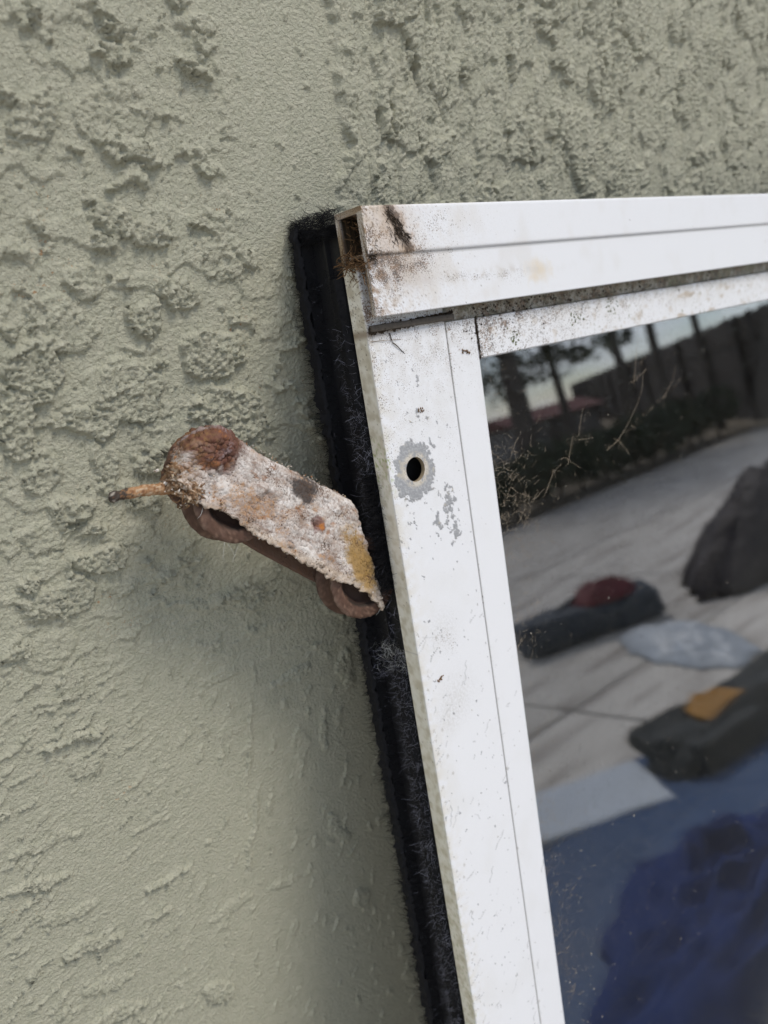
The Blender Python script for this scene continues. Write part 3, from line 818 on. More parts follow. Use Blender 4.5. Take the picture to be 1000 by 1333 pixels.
def build_housing():
    m = 230
    top = resample([(-69.0, 14), (-67.5, 22), (-63, 29), (-57, 32.5), (-50, 31.8), (-35, 31.6), (-15, 33.0), (5, 34.5), (14, 35.0), (18.5, 34.0)], m)
    bot = resample([(-69.0, 12), (-66, 5), (-60, 1.5), (-53, 1.2), (-46, 2.0), (-34, 2.2), (-24, 0.6), (-10, -0.6), (10, -1.0), (26, -1.2), (34, 0.2), (46, 0.0), (52, -1.8), (58.5, -3.2)], m)
    nt, nb, nk = 74, 22, 24
    rows_x = []; rows_y = []; rows_z = []; back = []; fr = []; tp = []
    s = np.linspace(0, 1, m)
    depth = np.sqrt(np.clip(1 - (1 - np.clip(s / 0.10, 0, 1)) ** 2, 0, 1)) * 0.98 + 0.02
    r = 3.0
    for k in range(nt):                                     # front cheek, bottom edge to top
        t = k / (nt - 1)
        x = lerp(bot[:, 0], top[:, 0], t); z = lerp(bot[:, 1], top[:, 1], t)
        yy = np.full(m, -9.0)
        e = np.clip((t - 0.90) / 0.10, 0, 1); yy = yy + r * (1 - np.sqrt(1 - e * e)) 
        rows_x.append(x); rows_y.append(yy * depth); rows_z.append(z); back.append(np.zeros(m)); fr.append(np.full(m, 1 - 0.7 * e)); tp.append(np.full(m, e))
    for k in range(1, nb + 1):                              # web over the top
        t = k / nb
        rows_x.append(top[:, 0]); rows_y.append((-6 + 12.0 * t) * depth); rows_z.append(top[:, 1] + 0.35 * math.sin(t * math.pi))
        back.append(np.full(m, 0.35 * t)); fr.append(np.zeros(m)); tp.append(np.ones(m))
    for k in range(1, nk + 1):                              # back cheek, a little deeper than the front
        t = k / nk
        e = max(0.0, 1 - t * 8)
        x = lerp(top[:, 0], bot[:, 0], t); z = lerp(top[:, 1], bot[:, 1] - 3.4 * ss(0.05, 0.2, s), t)
        rows_x.append(x); rows_y.append((9 - 3 * (1 - math.sqrt(1 - e * e))) * depth); rows_z.append(z); back.append(np.ones(m)); fr.append(np.zeros(m)); tp.append(np.full(m, e * 0.5))
    X = np.array(rows_x); Y = np.array(rows_y); Z = np.array(rows_z); B = np.array(back); FR = np.array(fr); TP = np.array(tp)
    crust = 0.75 * fbm(X / 7, Z / 7 + Y / 7, 221, 3) + 0.26 * fbm(X / 2.2, Z / 2.2 + Y / 2.2, 223, 3, 0.6) + 0.34 * fbm(X / 0.9, Z / 0.9 + Y, 225, 2)
    blob = 1.4 * ss(0.35, 0.75, fbm(X / 3.2, Z / 3.2, 227, 3)) * ss(-40, -58, X)
    bump_ = 1.6 * np.exp(-((X + 31) / 2.6) ** 2 - ((Z - 18.5) / 2.0) ** 2) - 2.4 * np.exp(-((X + 28.0) / 1.5) ** 2 - ((Z - 18) / 1.4) ** 2) - 1.9 * np.exp(-((X - 2) / 1.6) ** 2 - ((Z - 16) / 1.3) ** 2)
    ridge = 1.2 * ss(0.25, 0.6, fbm(X / 8, Z / 2.4, 229, 3)) * ss(9, 2, Z) * ss(-50, -30, X)
    dome = ss(-46, -54, X) * ss(12, 22, Z)
    h = 1.15 * crust + blob + bump_ + ridge + dome * (2.2 + 2.6 * fbm(X / 5 + Y / 6, Z / 5, 231, 3) + 1.5 * fbm(X / 1.8 + Y / 2, Z / 1.8, 232, 3, 0.65))
    dent = 1.3 * np.exp(-((X + 51.0) / 2.2) ** 2 - ((Z - 18) / 8.0) ** 2)
    h = h - dent
    Y = Y - h * FR + 0.3 * crust * B
    Z = Z + (1.2 * crust + dome * (0.8 + 1.6 * fbm(X / 3 + Y / 4, Y / 3, 237, 3, 0.6))) * TP
    # ragged lower lip and ragged right edge
    lowlip = ss(0.12, 0.0, np.linspace(0, 1, nt))[:, None]
    Z[:nt] -= lowlip * (2.0 * fbm(X[:nt] / 4.0, X[:nt] * 0 + 0.5, 233, 4, 0.65) + 0.4)
    redge = ss(0.97, 1.0, s)[None, :]
    X = X + redge * 2.0 * fbm(Z / 3.5, Y / 3.0, 235, 3)
    X = X - ss(-52, -62, X) * np.maximum(TP, 0.5 * B) * 1.3 * fbm(Y / 2.5, Z / 2.5 + X / 4, 238, 3, 0.65)
    n = X.shape[0]
    V = np.stack([X, Y, Z], -1).reshape(-1, 3) / 1000
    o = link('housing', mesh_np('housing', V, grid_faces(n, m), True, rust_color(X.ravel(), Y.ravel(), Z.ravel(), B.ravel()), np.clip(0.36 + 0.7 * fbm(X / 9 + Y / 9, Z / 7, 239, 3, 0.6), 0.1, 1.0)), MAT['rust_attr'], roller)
    sm = o.modifiers.new('solid', 'SOLIDIFY'); sm.thickness = 0.0016; sm.offset = 0
    return o
housing = build_housing()
housing['label'] = 'pale crusted steel housing with red rust at one end'

def lathe(prof, seg=72, y_axis=True):
    prof = np.asarray(prof, float); k = len(prof)
    a = np.arange(seg) * 2 * math.pi / seg
    R = np.repeat(prof[None, :, 0], seg, 0); Yv = np.repeat(prof[None, :, 1], seg, 0)
    V = np.stack([R * np.cos(a)[:, None], Yv, R * np.sin(a)[:, None]], -1).reshape(-1, 3)
    r = np.arange(seg)[:, None]; r2 = (r + 1) % seg; c = np.arange(k - 1)[None, :]
    F = np.stack([r * k + c, r * k + c + 1, r2 * k + c + 1, r2 * k + c], -1).reshape(-1, 4)
    return V, F

def wheel(cx, cz, seed):
    prof = dense([(3.0, -2.6), (9.5, -2.6), (11.5, -3.4), (13.8, -6.6), (14.8, -7.2), (18.6, -7.2), (19.8, -6.8), (20.1, -6.0), (19.6, -5.0), (17.6, -2.6), (17.2, 0), (17.6, 2.6), (19.6, 5.0), (20.1, 6.0), (19.8, 6.8), (18.6, 7.2), (14.8, 7.2), (13.8, 6.6), (9.5, 2.6), (3.0, 2.6)], 0.8)
    V, F = lathe(prof, 84)
    x, y, z = V[:, 0], V[:, 1], V[:, 2]
    n1 = fbm(x / 5 + seed, z / 5 + y / 4, 241, 4, 0.6)
    n2 = fbm(x / 1.6 + seed, z / 1.6 + y / 2, 243, 3, 0.65)
    V = V * (1 + (0.016 * n1 + 0.014 * n2)[:, None] * np.array([1, 0.6, 1]))
    col = np.ones((len(V), 4)); col[:, :3] = (0.085, 0.045, 0.031)
    rr = np.hypot(x, z)
    over(col, ss(-0.1, 0.5, n1) * 0.7, (0.15, 0.09, 0.065))
    over(col, 0.6 * ss(0.1, 0.5, n2), (0.21, 0.13, 0.09))
    over(col, 0.7 * ss(0.1, 0.5, -n2), (0.05, 0.028, 0.018))
    over(col, 0.9 * ss(14.8, 13.6, rr), (0.02, 0.015, 0.012))  # shade of the recessed dish painted near-black for contrast
    over(col, 0.75 * ss(4.5, 6.0, y), (0.055, 0.03, 0.022))
    over(col, 0.75 * ss(0.1, 0.5, -n1), (0.11, 0.06, 0.04))
    over(col, 0.6 * ss(18.8, 17.6, rr) * (np.abs(y) < 5.2), (0.07, 0.04, 0.03))
    over(col, 0.3 * ss(19.2, 20.0, rr) * ss(-0.2, 0.3, n2), (0.32, 0.24, 0.19))
    V = V + np.array([cx, 0, cz])
    w_ = link('wheel', mesh_np('wheel', V / 1000, F, True, col), MAT['rubber'], roller)
    P, Fa = tubes([np.array([[cx, -8.6, cz], [cx, 0, cz], [cx, 8.6, cz]]) / 1000], [np.full(3, 0.0032)], 14)
    link('axle', mesh_np('axle', P, Fa), MAT['inner'], w_)
wheel(-38.9, 11.0, 1.3)
wheel(42.0, 6.2, 7.7)

def stem():
    m, k = 70, 22
    t = np.linspace(0, 1, m); a = np.arange(k) * 2 * math.pi / k
    T, Aa = np.meshgrid(t, a, indexing='ij')
    cx = lerp(-58, -86.0, T); cz = lerp(6.0, -12.5, T) + 1.0 * np.sin(T * 3.0)
    R = 2.75 - 0.75 * T + 0.4 * ss(0.86, 0.95, T) + 1.8 * ss(0.35, 0.0, T)
    R = R * (1 - 0.36 * ss(0.5, 0.95, np.cos(Aa - 2.4)) * ss(0.15, 0.3, T)) + 0.5 * fbm(T * 9, np.cos(Aa) * 1.5, 251, 4, 0.65) + 0.45 * fbm(T * 22, np.sin(Aa) * 4, 252, 3)
    R[-1] *= 0.1; R[-3:-1] *= 0.8; R[0] *= 0.5
    dx, dz = -0.834, -0.552
    X = cx + R * np.cos(Aa) * (-dz); Z = cz + R * np.cos(Aa) * dx; Y = R * np.sin(Aa)
    V = np.stack([X, Y, Z], -1).reshape(-1, 3) / 1000
    col = np.ones((m * k, 4)); col[:, :3] = (0.36, 0.20, 0.10)
    n1 = fbm(T.ravel() * 14, Aa.ravel() * 2, 253, 4, 0.65)
    over(col, ss(0.0, 0.4, n1), (0.52, 0.40, 0.28)); over(col, 0.8 * ss(0.1, 0.5, -n1), (0.14, 0.06, 0.03))
    over(col, 0.95 * ss(0.78, 0.86, T.ravel() + 0.28 * n1), (0.035, 0.03, 0.028))
    over(col, 0.8 * ss(0.9, 0.96, T.ravel()) * ss(0.1, 0.3, n1), (0.45, 0.40, 0.34))
    o = link('adjusting_stem', mesh_np('adjusting_stem', V, grid_faces(m, k, True), True, col), MAT['rust_attr'], roller)
stem()

def crust_lump(cx, cy, cz, rx, ry, rz, seed):
    m, k = 46, 60
    t = np.linspace(0.02, math.pi - 0.02, m); a = np.arange(k) * 2 * math.pi / k
    T, Aa = np.meshgrid(t, a, indexing='ij')
    nx, ny, nz = np.sin(T) * np.cos(Aa), np.sin(T) * np.sin(Aa), np.cos(T)
    f = 1 + 0.5 * fbm(nx * 1.6 + ny, nz * 1.6 + seed, seed, 4, 0.7) + 0.42 * fbm(nx * 5 + 2 * ny, nz * 5 + seed, seed + 1, 3, 0.7)
    X = cx + rx * nx * f; Y = cy + ry * ny * f; Z = cz + rz * nz * f
    V = np.stack([X, Y, Z], -1).reshape(-1, 3)
    n1 = fbm(V[:, 0] / 1.6 + V[:, 1] / 2, V[:, 2] / 1.6, seed + 2, 4, 0.65)
    col = np.ones((len(V), 4)) * 0.4; col[:, :3] = (0.24, 0.14, 0.075)
    over(col, ss(0.05, 0.45, n1), (0.55, 0.45, 0.34)); over(col, 0.85 * ss(0.1, 0.5, -n1), (0.06, 0.032, 0.02))
    link('crust_lump', mesh_np('crust_lump', V / 1000, grid_faces(m, k, True), True, col), MAT['rust_attr'], roller)
crust_lump(-65.5, -3.0, 7.5, 4.6, 6.0, 6.5, 261)
crust_lump(-59.5, -7.5, 4.0, 6.5, 3.2, 4.6, 265)

def crumbs(name, pts, sizes, mat, parent, seed, col=None):
    """small angular grains, one mesh"""
    r = np.random.default_rng(seed)
    base = np.array([[1, 0, 0], [-1, 0, 0], [0, 1, 0], [0, -1, 0], [0, 0, 1], [0, 0, -1]], float)
    tri = np.array([[0, 2, 4], [2, 1, 4], [1, 3, 4], [3, 0, 4], [2, 0, 5], [1, 2, 5], [3, 1, 5], [0, 3, 5]])
    n = len(pts)
    V = base[None] * r.uniform(0.5, 1.3, (n, 6, 1)) * np.asarray(sizes)[:, None, None] * r.uniform(0.6, 1.4, (n, 1, 3)) + r.normal(size=(n, 6, 3)) * np.asarray(sizes)[:, None, None] * 0.2
    V = (V + np.asarray(pts)[:, None, :]).reshape(-1, 3)
    F = (tri[None] + 6 * np.arange(n)[:, None, None]).reshape(-1, 3)
    c = None
    if col is not None: c = np.repeat(np.c_[col, np.full(n, 0.4)], 6, 0)
    o = link(name, mesh_np(name, V, F, False, c), MAT[mat], parent)
    o['kind'] = 'stuff'
    return o

r_ = np.random.default_rng(5)
n = 260                                                        # crust flakes on the housing and round the stem
tx = r_.uniform(-68, 54, n); 
pts = np.stack([tx, -9.0 - r_.uniform(0, 1.0, n), r_.uniform(-1, 2.5, n) + np.where((tx > -53) & (tx < -26), 4.0, np.where((tx > 30) & (tx < 52), 2.0, 0.0))], 1)
k = n // 2
pts[:k] = np.stack([-62 + 6.5 * r_.normal(size=k), -7 + 4 * r_.normal(size=k), 5 + 4.5 * r_.normal(size=k)], 1)
pal = np.array([[0.55, 0.46, 0.38], [0.30, 0.16, 0.08], [0.13, 0.07, 0.04], [0.42, 0.33, 0.22], [0.62, 0.57, 0.52]])
crumbs('rust_flakes', pts / 1000, r_.uniform(0.2, 0.75, n) / 1000, 'rust_attr', roller, 6, pal[r_.integers(0, 5, n)])
n = 150                                                        # along the top edge
tx = r_.uniform(-50, 18, n); pts = np.stack([tx, -8 + r_.uniform(-1, 10, n), 32.5 + 0.04 * (tx + 50) + r_.uniform(0, 1.2, n)], 1)
crumbs('rust_flakes', pts / 1000, r_.uniform(0.15, 0.5, n) / 1000, 'rust_attr', roller, 7, pal[r_.integers(0, 5, n)])

def strands(name, specs, mat, parent, seed, stuff=True, sides=4):
    """specs: list of (start, direction, length, radius, wander)"""
    r = np.random.default_rng(seed)
    paths = []; radii = []
    for p, d, L, rad, wan in specs:
        p = np.array(p, float); d = np.array(d, float); d /= np.linalg.norm(d)
        nseg = max(4, int(L / 0.9)); pth = [p.copy()]
        for q in range(nseg):
            d = d + wan * r.normal(size=3)
            if mat == 'web': d[1] = 0.0
            d /= np.linalg.norm(d)
            p = p + d * L / nseg; pth.append(p.copy())
        paths.append(np.array(pth)); radii.append(np.linspace(rad, rad * 0.5, nseg + 1))
    V, F = tubes(paths, radii, sides)
    o = link(name, mesh_np(name, V / 1000, F), MAT[mat], parent)
    if stuff: o['kind'] = 'stuff'
    return o
sp = []
for q in range(16):
    x = r_.uniform(-64, -56)
    sp.append(((x, -6 + 3 * r_.normal(), 3 + 3 * r_.normal()), (0.3 * r_.normal(), 0.5 * r_.normal(), -1), r_.uniform(3, 7), 0.35, 0.3))
strands('hanging_rust_shreds', sp, 'nest', roller, 8)
sp = [((-36, -8, -9), (0.4, -0.2, -1), 7, 0.10, 0.1), ((-34, -8, -9), (0.9, -0.2, -1), 6, 0.08, 0.1), ((-30, -9, -8), (0.0, -0.2, -1), 9, 0.07, 0.15),
      ((-52, -8, 0), (0.1, -0.5, -1), 6, 0.12, 0.2), ((57, -8, -4), (0.3, -0.2, -1), 5, 0.12, 0.3), ((-2, -8, 33), (0.3, -0.2, 1), 4, 0.1, 0.3), ((-25, -8, 33), (0.3, -0.2, 1), 3, 0.1, 0.3)]
strands('loose_fibres', sp, 'pale_lint', roller, 9)

# ------------------------------------------------------------------ grime on the panel
def pan(u, w, v): return (u, w, -v)
# nest of fibres and husks stuffed in the open rail end
sp = []
for q in range(120):
    u = r_.uniform(-2.6, 1.5); w = r_.uniform(3, 16); v = -23.5 + 2.2 * r_.normal()
    sp.append((pan(u, w, v), (0.4 * r_.normal(), 1.0 * r_.choice([-1, 1]), 0.35 * r_.normal()), r_.uniform(3, 8), r_.uniform(0.12, 0.34), 0.28))
for q in range(50):
    sp.append((pan(r_.uniform(0.5, 8), r_.uniform(3, 15), r_.uniform(-43, -27)), r_.normal(size=3), r_.uniform(2, 6), r_.uniform(0.1, 0.25), 0.4))
for q in range(26):
    sp.append((pan(r_.uniform(0, 2), r_.uniform(3, 7), r_.uniform(-20, 2)), r_.normal(size=3), r_.uniform(2, 5), r_.uniform(0.1, 0.2), 0.4))
strands('fibre_nest', sp, 'nest', panel, 21)
sp = []
for q in range(46):                                            # wisps at the corner against the wall
    sp.append((pan(r_.uniform(0, 3), r_.uniform(14, 30), -45 + r_.uniform(0, 4)), (-0.5 + 0.6 * r_.normal(), 0.6 * r_.normal(), 0.9), r_.uniform(3, 9), 0.08, 0.35))
strands('corner_wisps', sp, 'pile', panel, 22)
sp = []
for q in range(130):                                            # bristly smear of hairs stuck to the rail face
    t = r_.random(); t2 = t ** 0.8
    sp.append((pan(13.5 + 8.0 * t2 + (0.8 + 1.9 * t2) * r_.normal(), -1.35, -45.2 + 14.0 * t2 + 0.8 * r_.normal()), (0.45 + 0.45 * r_.normal(), -0.02, -0.85 + 0.3 * r_.normal()), r_.uniform(1.5, 5), r_.uniform(0.07, 0.2), 0.12))
strands('hair_smear', sp, 'crumb', panel, 35)
sp = []
for q in range(40):
    sp.append((pan(r_.uniform(-0.5, 4), -0.3, -25.5 + 1.2 * r_.normal()), (0.7, -0.15, 0.7 * r_.normal()), r_.uniform(1.5, 5), r_.uniform(0.08, 0.2), 0.3))
strands('hair_smear', sp, 'crumb', panel, 36)
# dark strip of dirt wedged under the rail
dn = 420; uu = r_.uniform(1, 53, dn)
crumbs('packed_dirt', np.stack([uu, 8.0 - r_.uniform(0, 1.6, dn), -(5.4 - 0.04 * uu + 1.3 * r_.uniform(-1, 1, dn))], 1) / 1000, r_.uniform(0.4, 1.1, dn) / 1000, 'crumb', panel, 23)
gs = slab('dirt_strip', 1.0, 53.0, 5.6, 7.9, 3.0, 6.0, 'tape', 0.0008)
dn = 260; uu = 71 + np.abs(r_.normal(0, 110, dn))
crumbs('packed_dirt', np.stack([uu, 10.3 - r_.uniform(0, 1.0, dn), -(6.5 - r_.uniform(0, 6.0, dn))], 1) / 1000, r_.uniform(0.15, 0.6, dn) / 1000, 'crumb', panel, 24)
dn = 110; uu = 71 + np.abs(r_.normal(0, 55, dn)); vv = 7 + np.abs(r_.normal(0, 6, dn))
crumbs('dirt_grains', np.stack([uu, np.full(dn, 8.2), -vv], 1) / 1000, np.clip(np.exp(r_.normal(-1.5, 0.55, dn)), 0.1, 0.8) / 1000, 'crumb', panel, 25)
dn = 90; cu = r_.choice([150.0, 96.0, 185.0], dn); vv = np.where(cu == 150, 15, np.where(cu == 96, 21, 12)) + 2.2 * r_.normal(size=dn)
crumbs('algae_grains', np.stack([cu + 3.5 * r_.normal(size=dn), np.full(dn, 8.25), -vv], 1) / 1000, r_.uniform(0.2, 0.7, dn) / 1000, 'moss', panel, 26)
dn = 60
crumbs('corner_dirt', np.stack([np.clip(66 + 4 * r_.normal(size=dn), 50, 69), np.full(dn, 8.1), -(8 + np.abs(5 * r_.normal(size=dn)))], 1) / 1000, np.clip(np.exp(r_.normal(-1.4, 0.5, dn)), 0.1, 0.7) / 1000, 'crumb', panel, 37)
dn = 130
crumbs('seam_dirt', np.stack([70.2 + 0.45 * r_.normal(size=dn), np.full(dn, 8.3), -r_.uniform(6, 27, dn)], 1) / 1000, r_.uniform(0.15, 0.55, dn) / 1000, 'crumb', panel, 27)
# little twig caught under the rail, dead insects
strands('twig', [(pan(12.5, 7.6, 7.5), (0.25, -0.05, -1), 5, 0.28, 0.06), (pan(13.7, 7.5, 12.0), (0.75, -0.02, -0.65), 8.5, 0.26, 0.05)], 'crumb', panel, 28, False, 6)
strands('twig', [(pan(1.5, 7.7, 10.0), (1, 0, -0.02), 34, 0.12, 0.03)], 'nest', panel, 29, False, 5)
for cu, cv, sd in ((24.5, 45.5, 31), (60.0, 22.0, 32), (11.5, 178.0, 33)):
    rr = np.random.default_rng(sd); dn = 14
    crumbs('dirt_clot', np.stack([cu + 1.2 * rr.normal(size=dn), np.full(dn, 7.9), -(cv + 0.8 * rr.normal(size=dn))], 1) / 1000, rr.uniform(0.3, 0.7, dn) / 1000, 'nest', panel, sd)

# cobweb shreds and dust on the glass (glass face at w = 12.2)
sp = []
GW = 11.9
def web(u, v, du, dv, L, rad, wan): sp.append((pan(u, GW, v), (du, 0, -dv), L, rad, wan))
for q in range(520):
    v = r_.choice([r_.uniform(70, 190), r_.uniform(70, 140), r_.uniform(280, 430), r_.uniform(30, 430)])
    u = 71 + abs(r_.normal(0, 13)) * (1.6 if v < 150 else 1.0)
    web(u, v, r_.normal() + 0.4, r_.normal() - 0.4, r_.uniform(1.2, 7), r_.uniform(0.04, 0.10), 0.17)
for (u0, v0, u1, v1) in ((84, 97, 100, 108), (100, 108, 112, 108), (112, 107, 128, 92), (128, 92, 146, 82), (146, 82, 158, 70), (134, 96, 140, 80), (146, 84, 160, 86), (172, 96, 236, 76), (180, 90, 196, 102), (236, 76, 262, 66), (205, 60, 222, 52), (206, 58, 226, 44)):
    d = np.array([u1 - u0, v1 - v0], float); L = np.linalg.norm(d)
    web(u0, v0, d[0], d[1], L, 0.12, 0.10)
    for q in range(int(L / 1.6)):
        t = r_.random(); web(u0 + d[0] * t + 0.8 * r_.normal(), v0 + d[1] * t + 0.8 * r_.normal(), r_.normal(), r_.normal(), r_.uniform(1.0, 4), 0.05, 0.25)
for q in range(130):
    web(r_.uniform(75, 330), r_.uniform(30, 420), r_.normal(), r_.normal(), r_.uniform(0.8, 3.5), 0.06, 0.3)
strands('cobweb_shreds', sp, 'web', panel, 41, True, 3)
dn = 2400
uu = 71 + np.where(r_.random(dn) < .45, np.abs(r_.normal(0, 22, dn)), r_.uniform(0, 330, dn)); vv = np.where(r_.random(dn) < .5, r_.uniform(260, 480, dn), r_.uniform(28, 480, dn))
crumbs('dust_specks', np.stack([uu, np.full(dn, 12.1), -vv], 1) / 1000, np.clip(np.exp(r_.normal(-1.75, 0.5, dn)), 0.08, 0.7) / 1000, 'speck', panel, 42)

# ------------------------------------------------------------------ the yard the glass mirrors
def heap(name, label, cat, loc, rx, ry, h, col, seed, fold=0.25, rotz=0.0, rough=0.7, jag=0.12, parent=None, spec=0.4):
    """crumpled sheet or cloth: a folded dome that comes down to the ground on a ragged outline, with an underside"""
    m, k = 46, 96
    rr = np.linspace(0, 1, m)[:, None]; a = (np.arange(k) * 2 * math.pi / k)[None, :]
    ca, sa = np.cos(a) + 0 * rr, np.sin(a) + 0 * rr
    edge = 1 + jag * fbm(ca * 2.3 + 9, sa * 2.3 + seed, seed, 3, 0.65)
    x = rr * edge * ca; y = rr * edge * sa
    f1 = fbm(x * 1.5 + seed, y * 1.7, seed + 1, 3); f2 = 1 - np.abs(fbm(x * 1.1 + 1.5 * f1 + 0.8 * y, y * 3.4 - 1.6 * x + seed, seed + 2, 3))
    prof = (1 - rr ** 2.2) ** 0.7
    z = h * prof * (1 + fold * f1 + fold * 0.9 * (f2 - 0.6)) + 0.02 * h * (f2) * (1 - rr ** 6)
    z = np.maximum(z, 0.0) + 0.004
    V = np.stack([x * rx, y * ry, z], -1).reshape(-1, 3)
    F = grid_faces(m, k, True)
    me = mesh_np(name, V, F, True)
    o = link(name, me, simple(name + '_cloth', col, rough, 0.18, 3, 0.2, 0.006, spec=spec), parent)
    o.location = loc; o.rotation_euler.z = rotz
    sm = o.modifiers.new('solid', 'SOLIDIFY'); sm.thickness = 0.004; sm.offset = 1
    if parent is None: tag(o, label, cat)
    return o

def rbox(name, lo, hi, bev, mat, parent, wob=0.0, seed=0):
    me = box_mesh(name, lo, hi, bev, 4)
    if wob:
        bm = bmesh.new(); bm.from_mesh(me)
        bmesh.ops.subdivide_edges(bm, edges=bm.edges[:], cuts=3, use_grid_fill=True)
        for v in bm.verts:
            v.co += Vector([wob * float(gn(v.co[(i + 1) % 3] * 9 + seed, v.co[(i + 2) % 3] * 9 + v.co[i] * 5, 300 + i)) for i in range(3)])
        bm.to_mesh(me); bm.free()
        for p in me.polygons: p.use_smooth = True
    return link(name, me, mat, parent)

heap('tarp_heap', 'crumpled dark maroon tarpaulin heaped on the concrete patio', 'tarp', (5.25, -2.25, 0), 0.95, 0.66, 0.50, (0.022, 0.016, 0.018), 401, 0.35, 0.3, jag=0.42)
heap('plastic_sheet', 'pale grey plastic sheet lying crumpled on the patio slabs', 'plastic sheet', (3.42, -2.12, 0), 0.22, 0.46, 0.09, (0.42, 0.45, 0.48), 402, 0.3, 0.35, 0.4, 0.2)
heap('blue_tarp', 'dusty blue grey tarpaulin spread flat on the patio', 'tarp', (1.85, -0.98, 0), 0.98, 0.66, 0.05, (0.014, 0.048, 0.125), 403, 0.4, -0.25, 0.6, 0.15)
heap('navy_blanket', 'navy blue padded blanket bunched up on the blue tarp', 'blanket', (1.62, -0.74, 0.03), 0.66, 0.40, 0.20, (0.003, 0.020, 0.105), 404, 0.75, 0.12, 0.8, 0.15, spec=0.2)

bag = empty('duffel_bag', Matrix.Translation((3.55, -2.82, 0)) @ Matrix.Rotation(0.42, 4, 'Z'), 'dark grey duffel bag on the patio with red cloth on top', 'bag')
gm = simple('grey_canvas', (0.055, 0.065, 0.08), 0.8, 0.3, 20, 0.3, 0.005)
rbox('body', (-0.46, -0.13, 0.0), (0.46, 0.13, 0.20), 0.07, gm, bag, 0.03, 3)
V, F = tubes([np.array([(-0.18 + 0.36 * t, -0.02, 0.19 + 0.05 * math.sin(math.pi * t)) for t in np.linspace(0, 1, 14)])], [np.full(14, 0.013)], 8)
link('handle', mesh_np('handle', V, F), gm, bag)
rc = heap('red_cloth', 'faded red cloth lying on the grey duffel bag', 'cloth', (3.68, -2.76, 0.185), 0.22, 0.13, 0.10, (0.13, 0.022, 0.028), 405, 0.3, 0.42)

tb = empty('tool_bag', Matrix.Translation((2.56, -1.42, 0)) @ Matrix.Rotation(0.12, 4, 'Z'), 'black tool bag with orange yellow flap and wooden handle', 'tool bag')
bm_ = simple('black_canvas', (0.022, 0.026, 0.028), 0.85, 0.4, 20, 0.3, 0.005)
om = simple('orange_canvas', (0.30, 0.145, 0.025), 0.8, 0.3, 15)
rbox('body', (-0.42, -0.12, 0.0), (0.60, 0.12, 0.15), 0.05, bm_, tb, 0.06, 5)
rbox('flap', (-0.16, -0.10, 0.138), (0.05, 0.06, 0.165), 0.012, om, tb, 0.035, 6)
V, F = tubes([np.array([(0.12, 0.14, 0.16), (0.35, 0.145, 0.165), (0.66, 0.15, 0.165)])], [np.full(3, 0.02)], 10)
link('wooden_handle', mesh_np('wooden_handle', V, F), simple('worn_wood', (0.36, 0.20, 0.08), 0.7, 0.3, 30), tb)
rbox('pocket', (-0.36, 0.10, 0.02), (0.0, 0.165, 0.15), 0.02, bm_, tb, 0.01, 7)

FBM = (Matrix.Translation((1.89, -1.60, 0)) @ Matrix.Rotation(0.55, 4, 'Z'))
fm = simple('pale_foam', (0.46, 0.50, 0.55), 0.7, 0.1, 10)
fb = rbox('foam_board', (-0.26, -0.16, 0.0), (0.26, 0.16, 0.05), 0.012, fm, None, 0.012, 9)

fb.matrix_world = FBM
tag(fb, 'pale blue grey foam board lying beside the tool bag', 'board')

# --- hedge, fence, trees, shed
def leaf_cloud(n, centers, radii, size, seed, flat=0.8):
    r = np.random.default_rng(seed)
    ci = r.integers(0, len(centers), n)
    d = r.normal(size=(n, 3)); d /= np.linalg.norm(d, axis=1, keepdims=True)
    p = np.asarray(centers)[ci] + d * (np.asarray(radii)[ci] * r.uniform(0.25, 1.0, n) ** 0.5)[:, None] * np.array([1, 1, flat])
    a = r.normal(size=(n, 3)); a /= np.linalg.norm(a, axis=1, keepdims=True)
    b = np.cross(a, r.normal(size=(n, 3))); b /= np.linalg.norm(b, axis=1, keepdims=True)
    s = r.uniform(0.6, 1.3, n)[:, None] * size
    V = np.stack([p - a * s, p + b * s * 0.45, p + a * s, p - b * s * 0.45], 1).reshape(-1, 3)
    return V, np.arange(4 * n).reshape(n, 4)

leafm = simple('dark_leaf', (0.035, 0.052, 0.022), 0.6, 0.5, 6)
leafm2 = simple('olive_leaf', (0.055, 0.065, 0.025), 0.6, 0.5, 6)
barkm = simple('grey_bark', (0.12, 0.10, 0.085), 0.9, 0.4, 12, 0.5, 0.02)
hd = empty('hedge', Matrix.Translation((12, -7.35, 0)), 'low dark clipped hedge along the far edge of the patio', 'hedge')
cs = [(x, random.uniform(-0.2, 0.2), random.uniform(0.35, 0.62)) for x in np.arange(-7, 1.7, 0.30)]
V, F = leaf_cloud(16000, cs, [0.40] * len(cs), 0.055, 51, 0.9)
V[:, 2] = np.maximum(V[:, 2], 0.0)
lv = link('foliage', mesh_np('foliage', V, F, False), leafm, hd); lv['kind'] = 'stuff'
V, F = tubes([np.array([(0, 0, -0.03), (0.03, 0.02, 0.25), (-0.02, 0.0, 0.5)])], [np.array([0.03, 0.02, 0.012])], 6)
stm = mesh_np('stem', V, F); stm.materials.append(barkm)
for x in np.arange(-7, 1.6, 0.5):
    b = bpy.data.objects.new('stem', stm); COL.objects.link(b); b.parent = hd; b.location = (x, random.uniform(-.1, .1), 0)

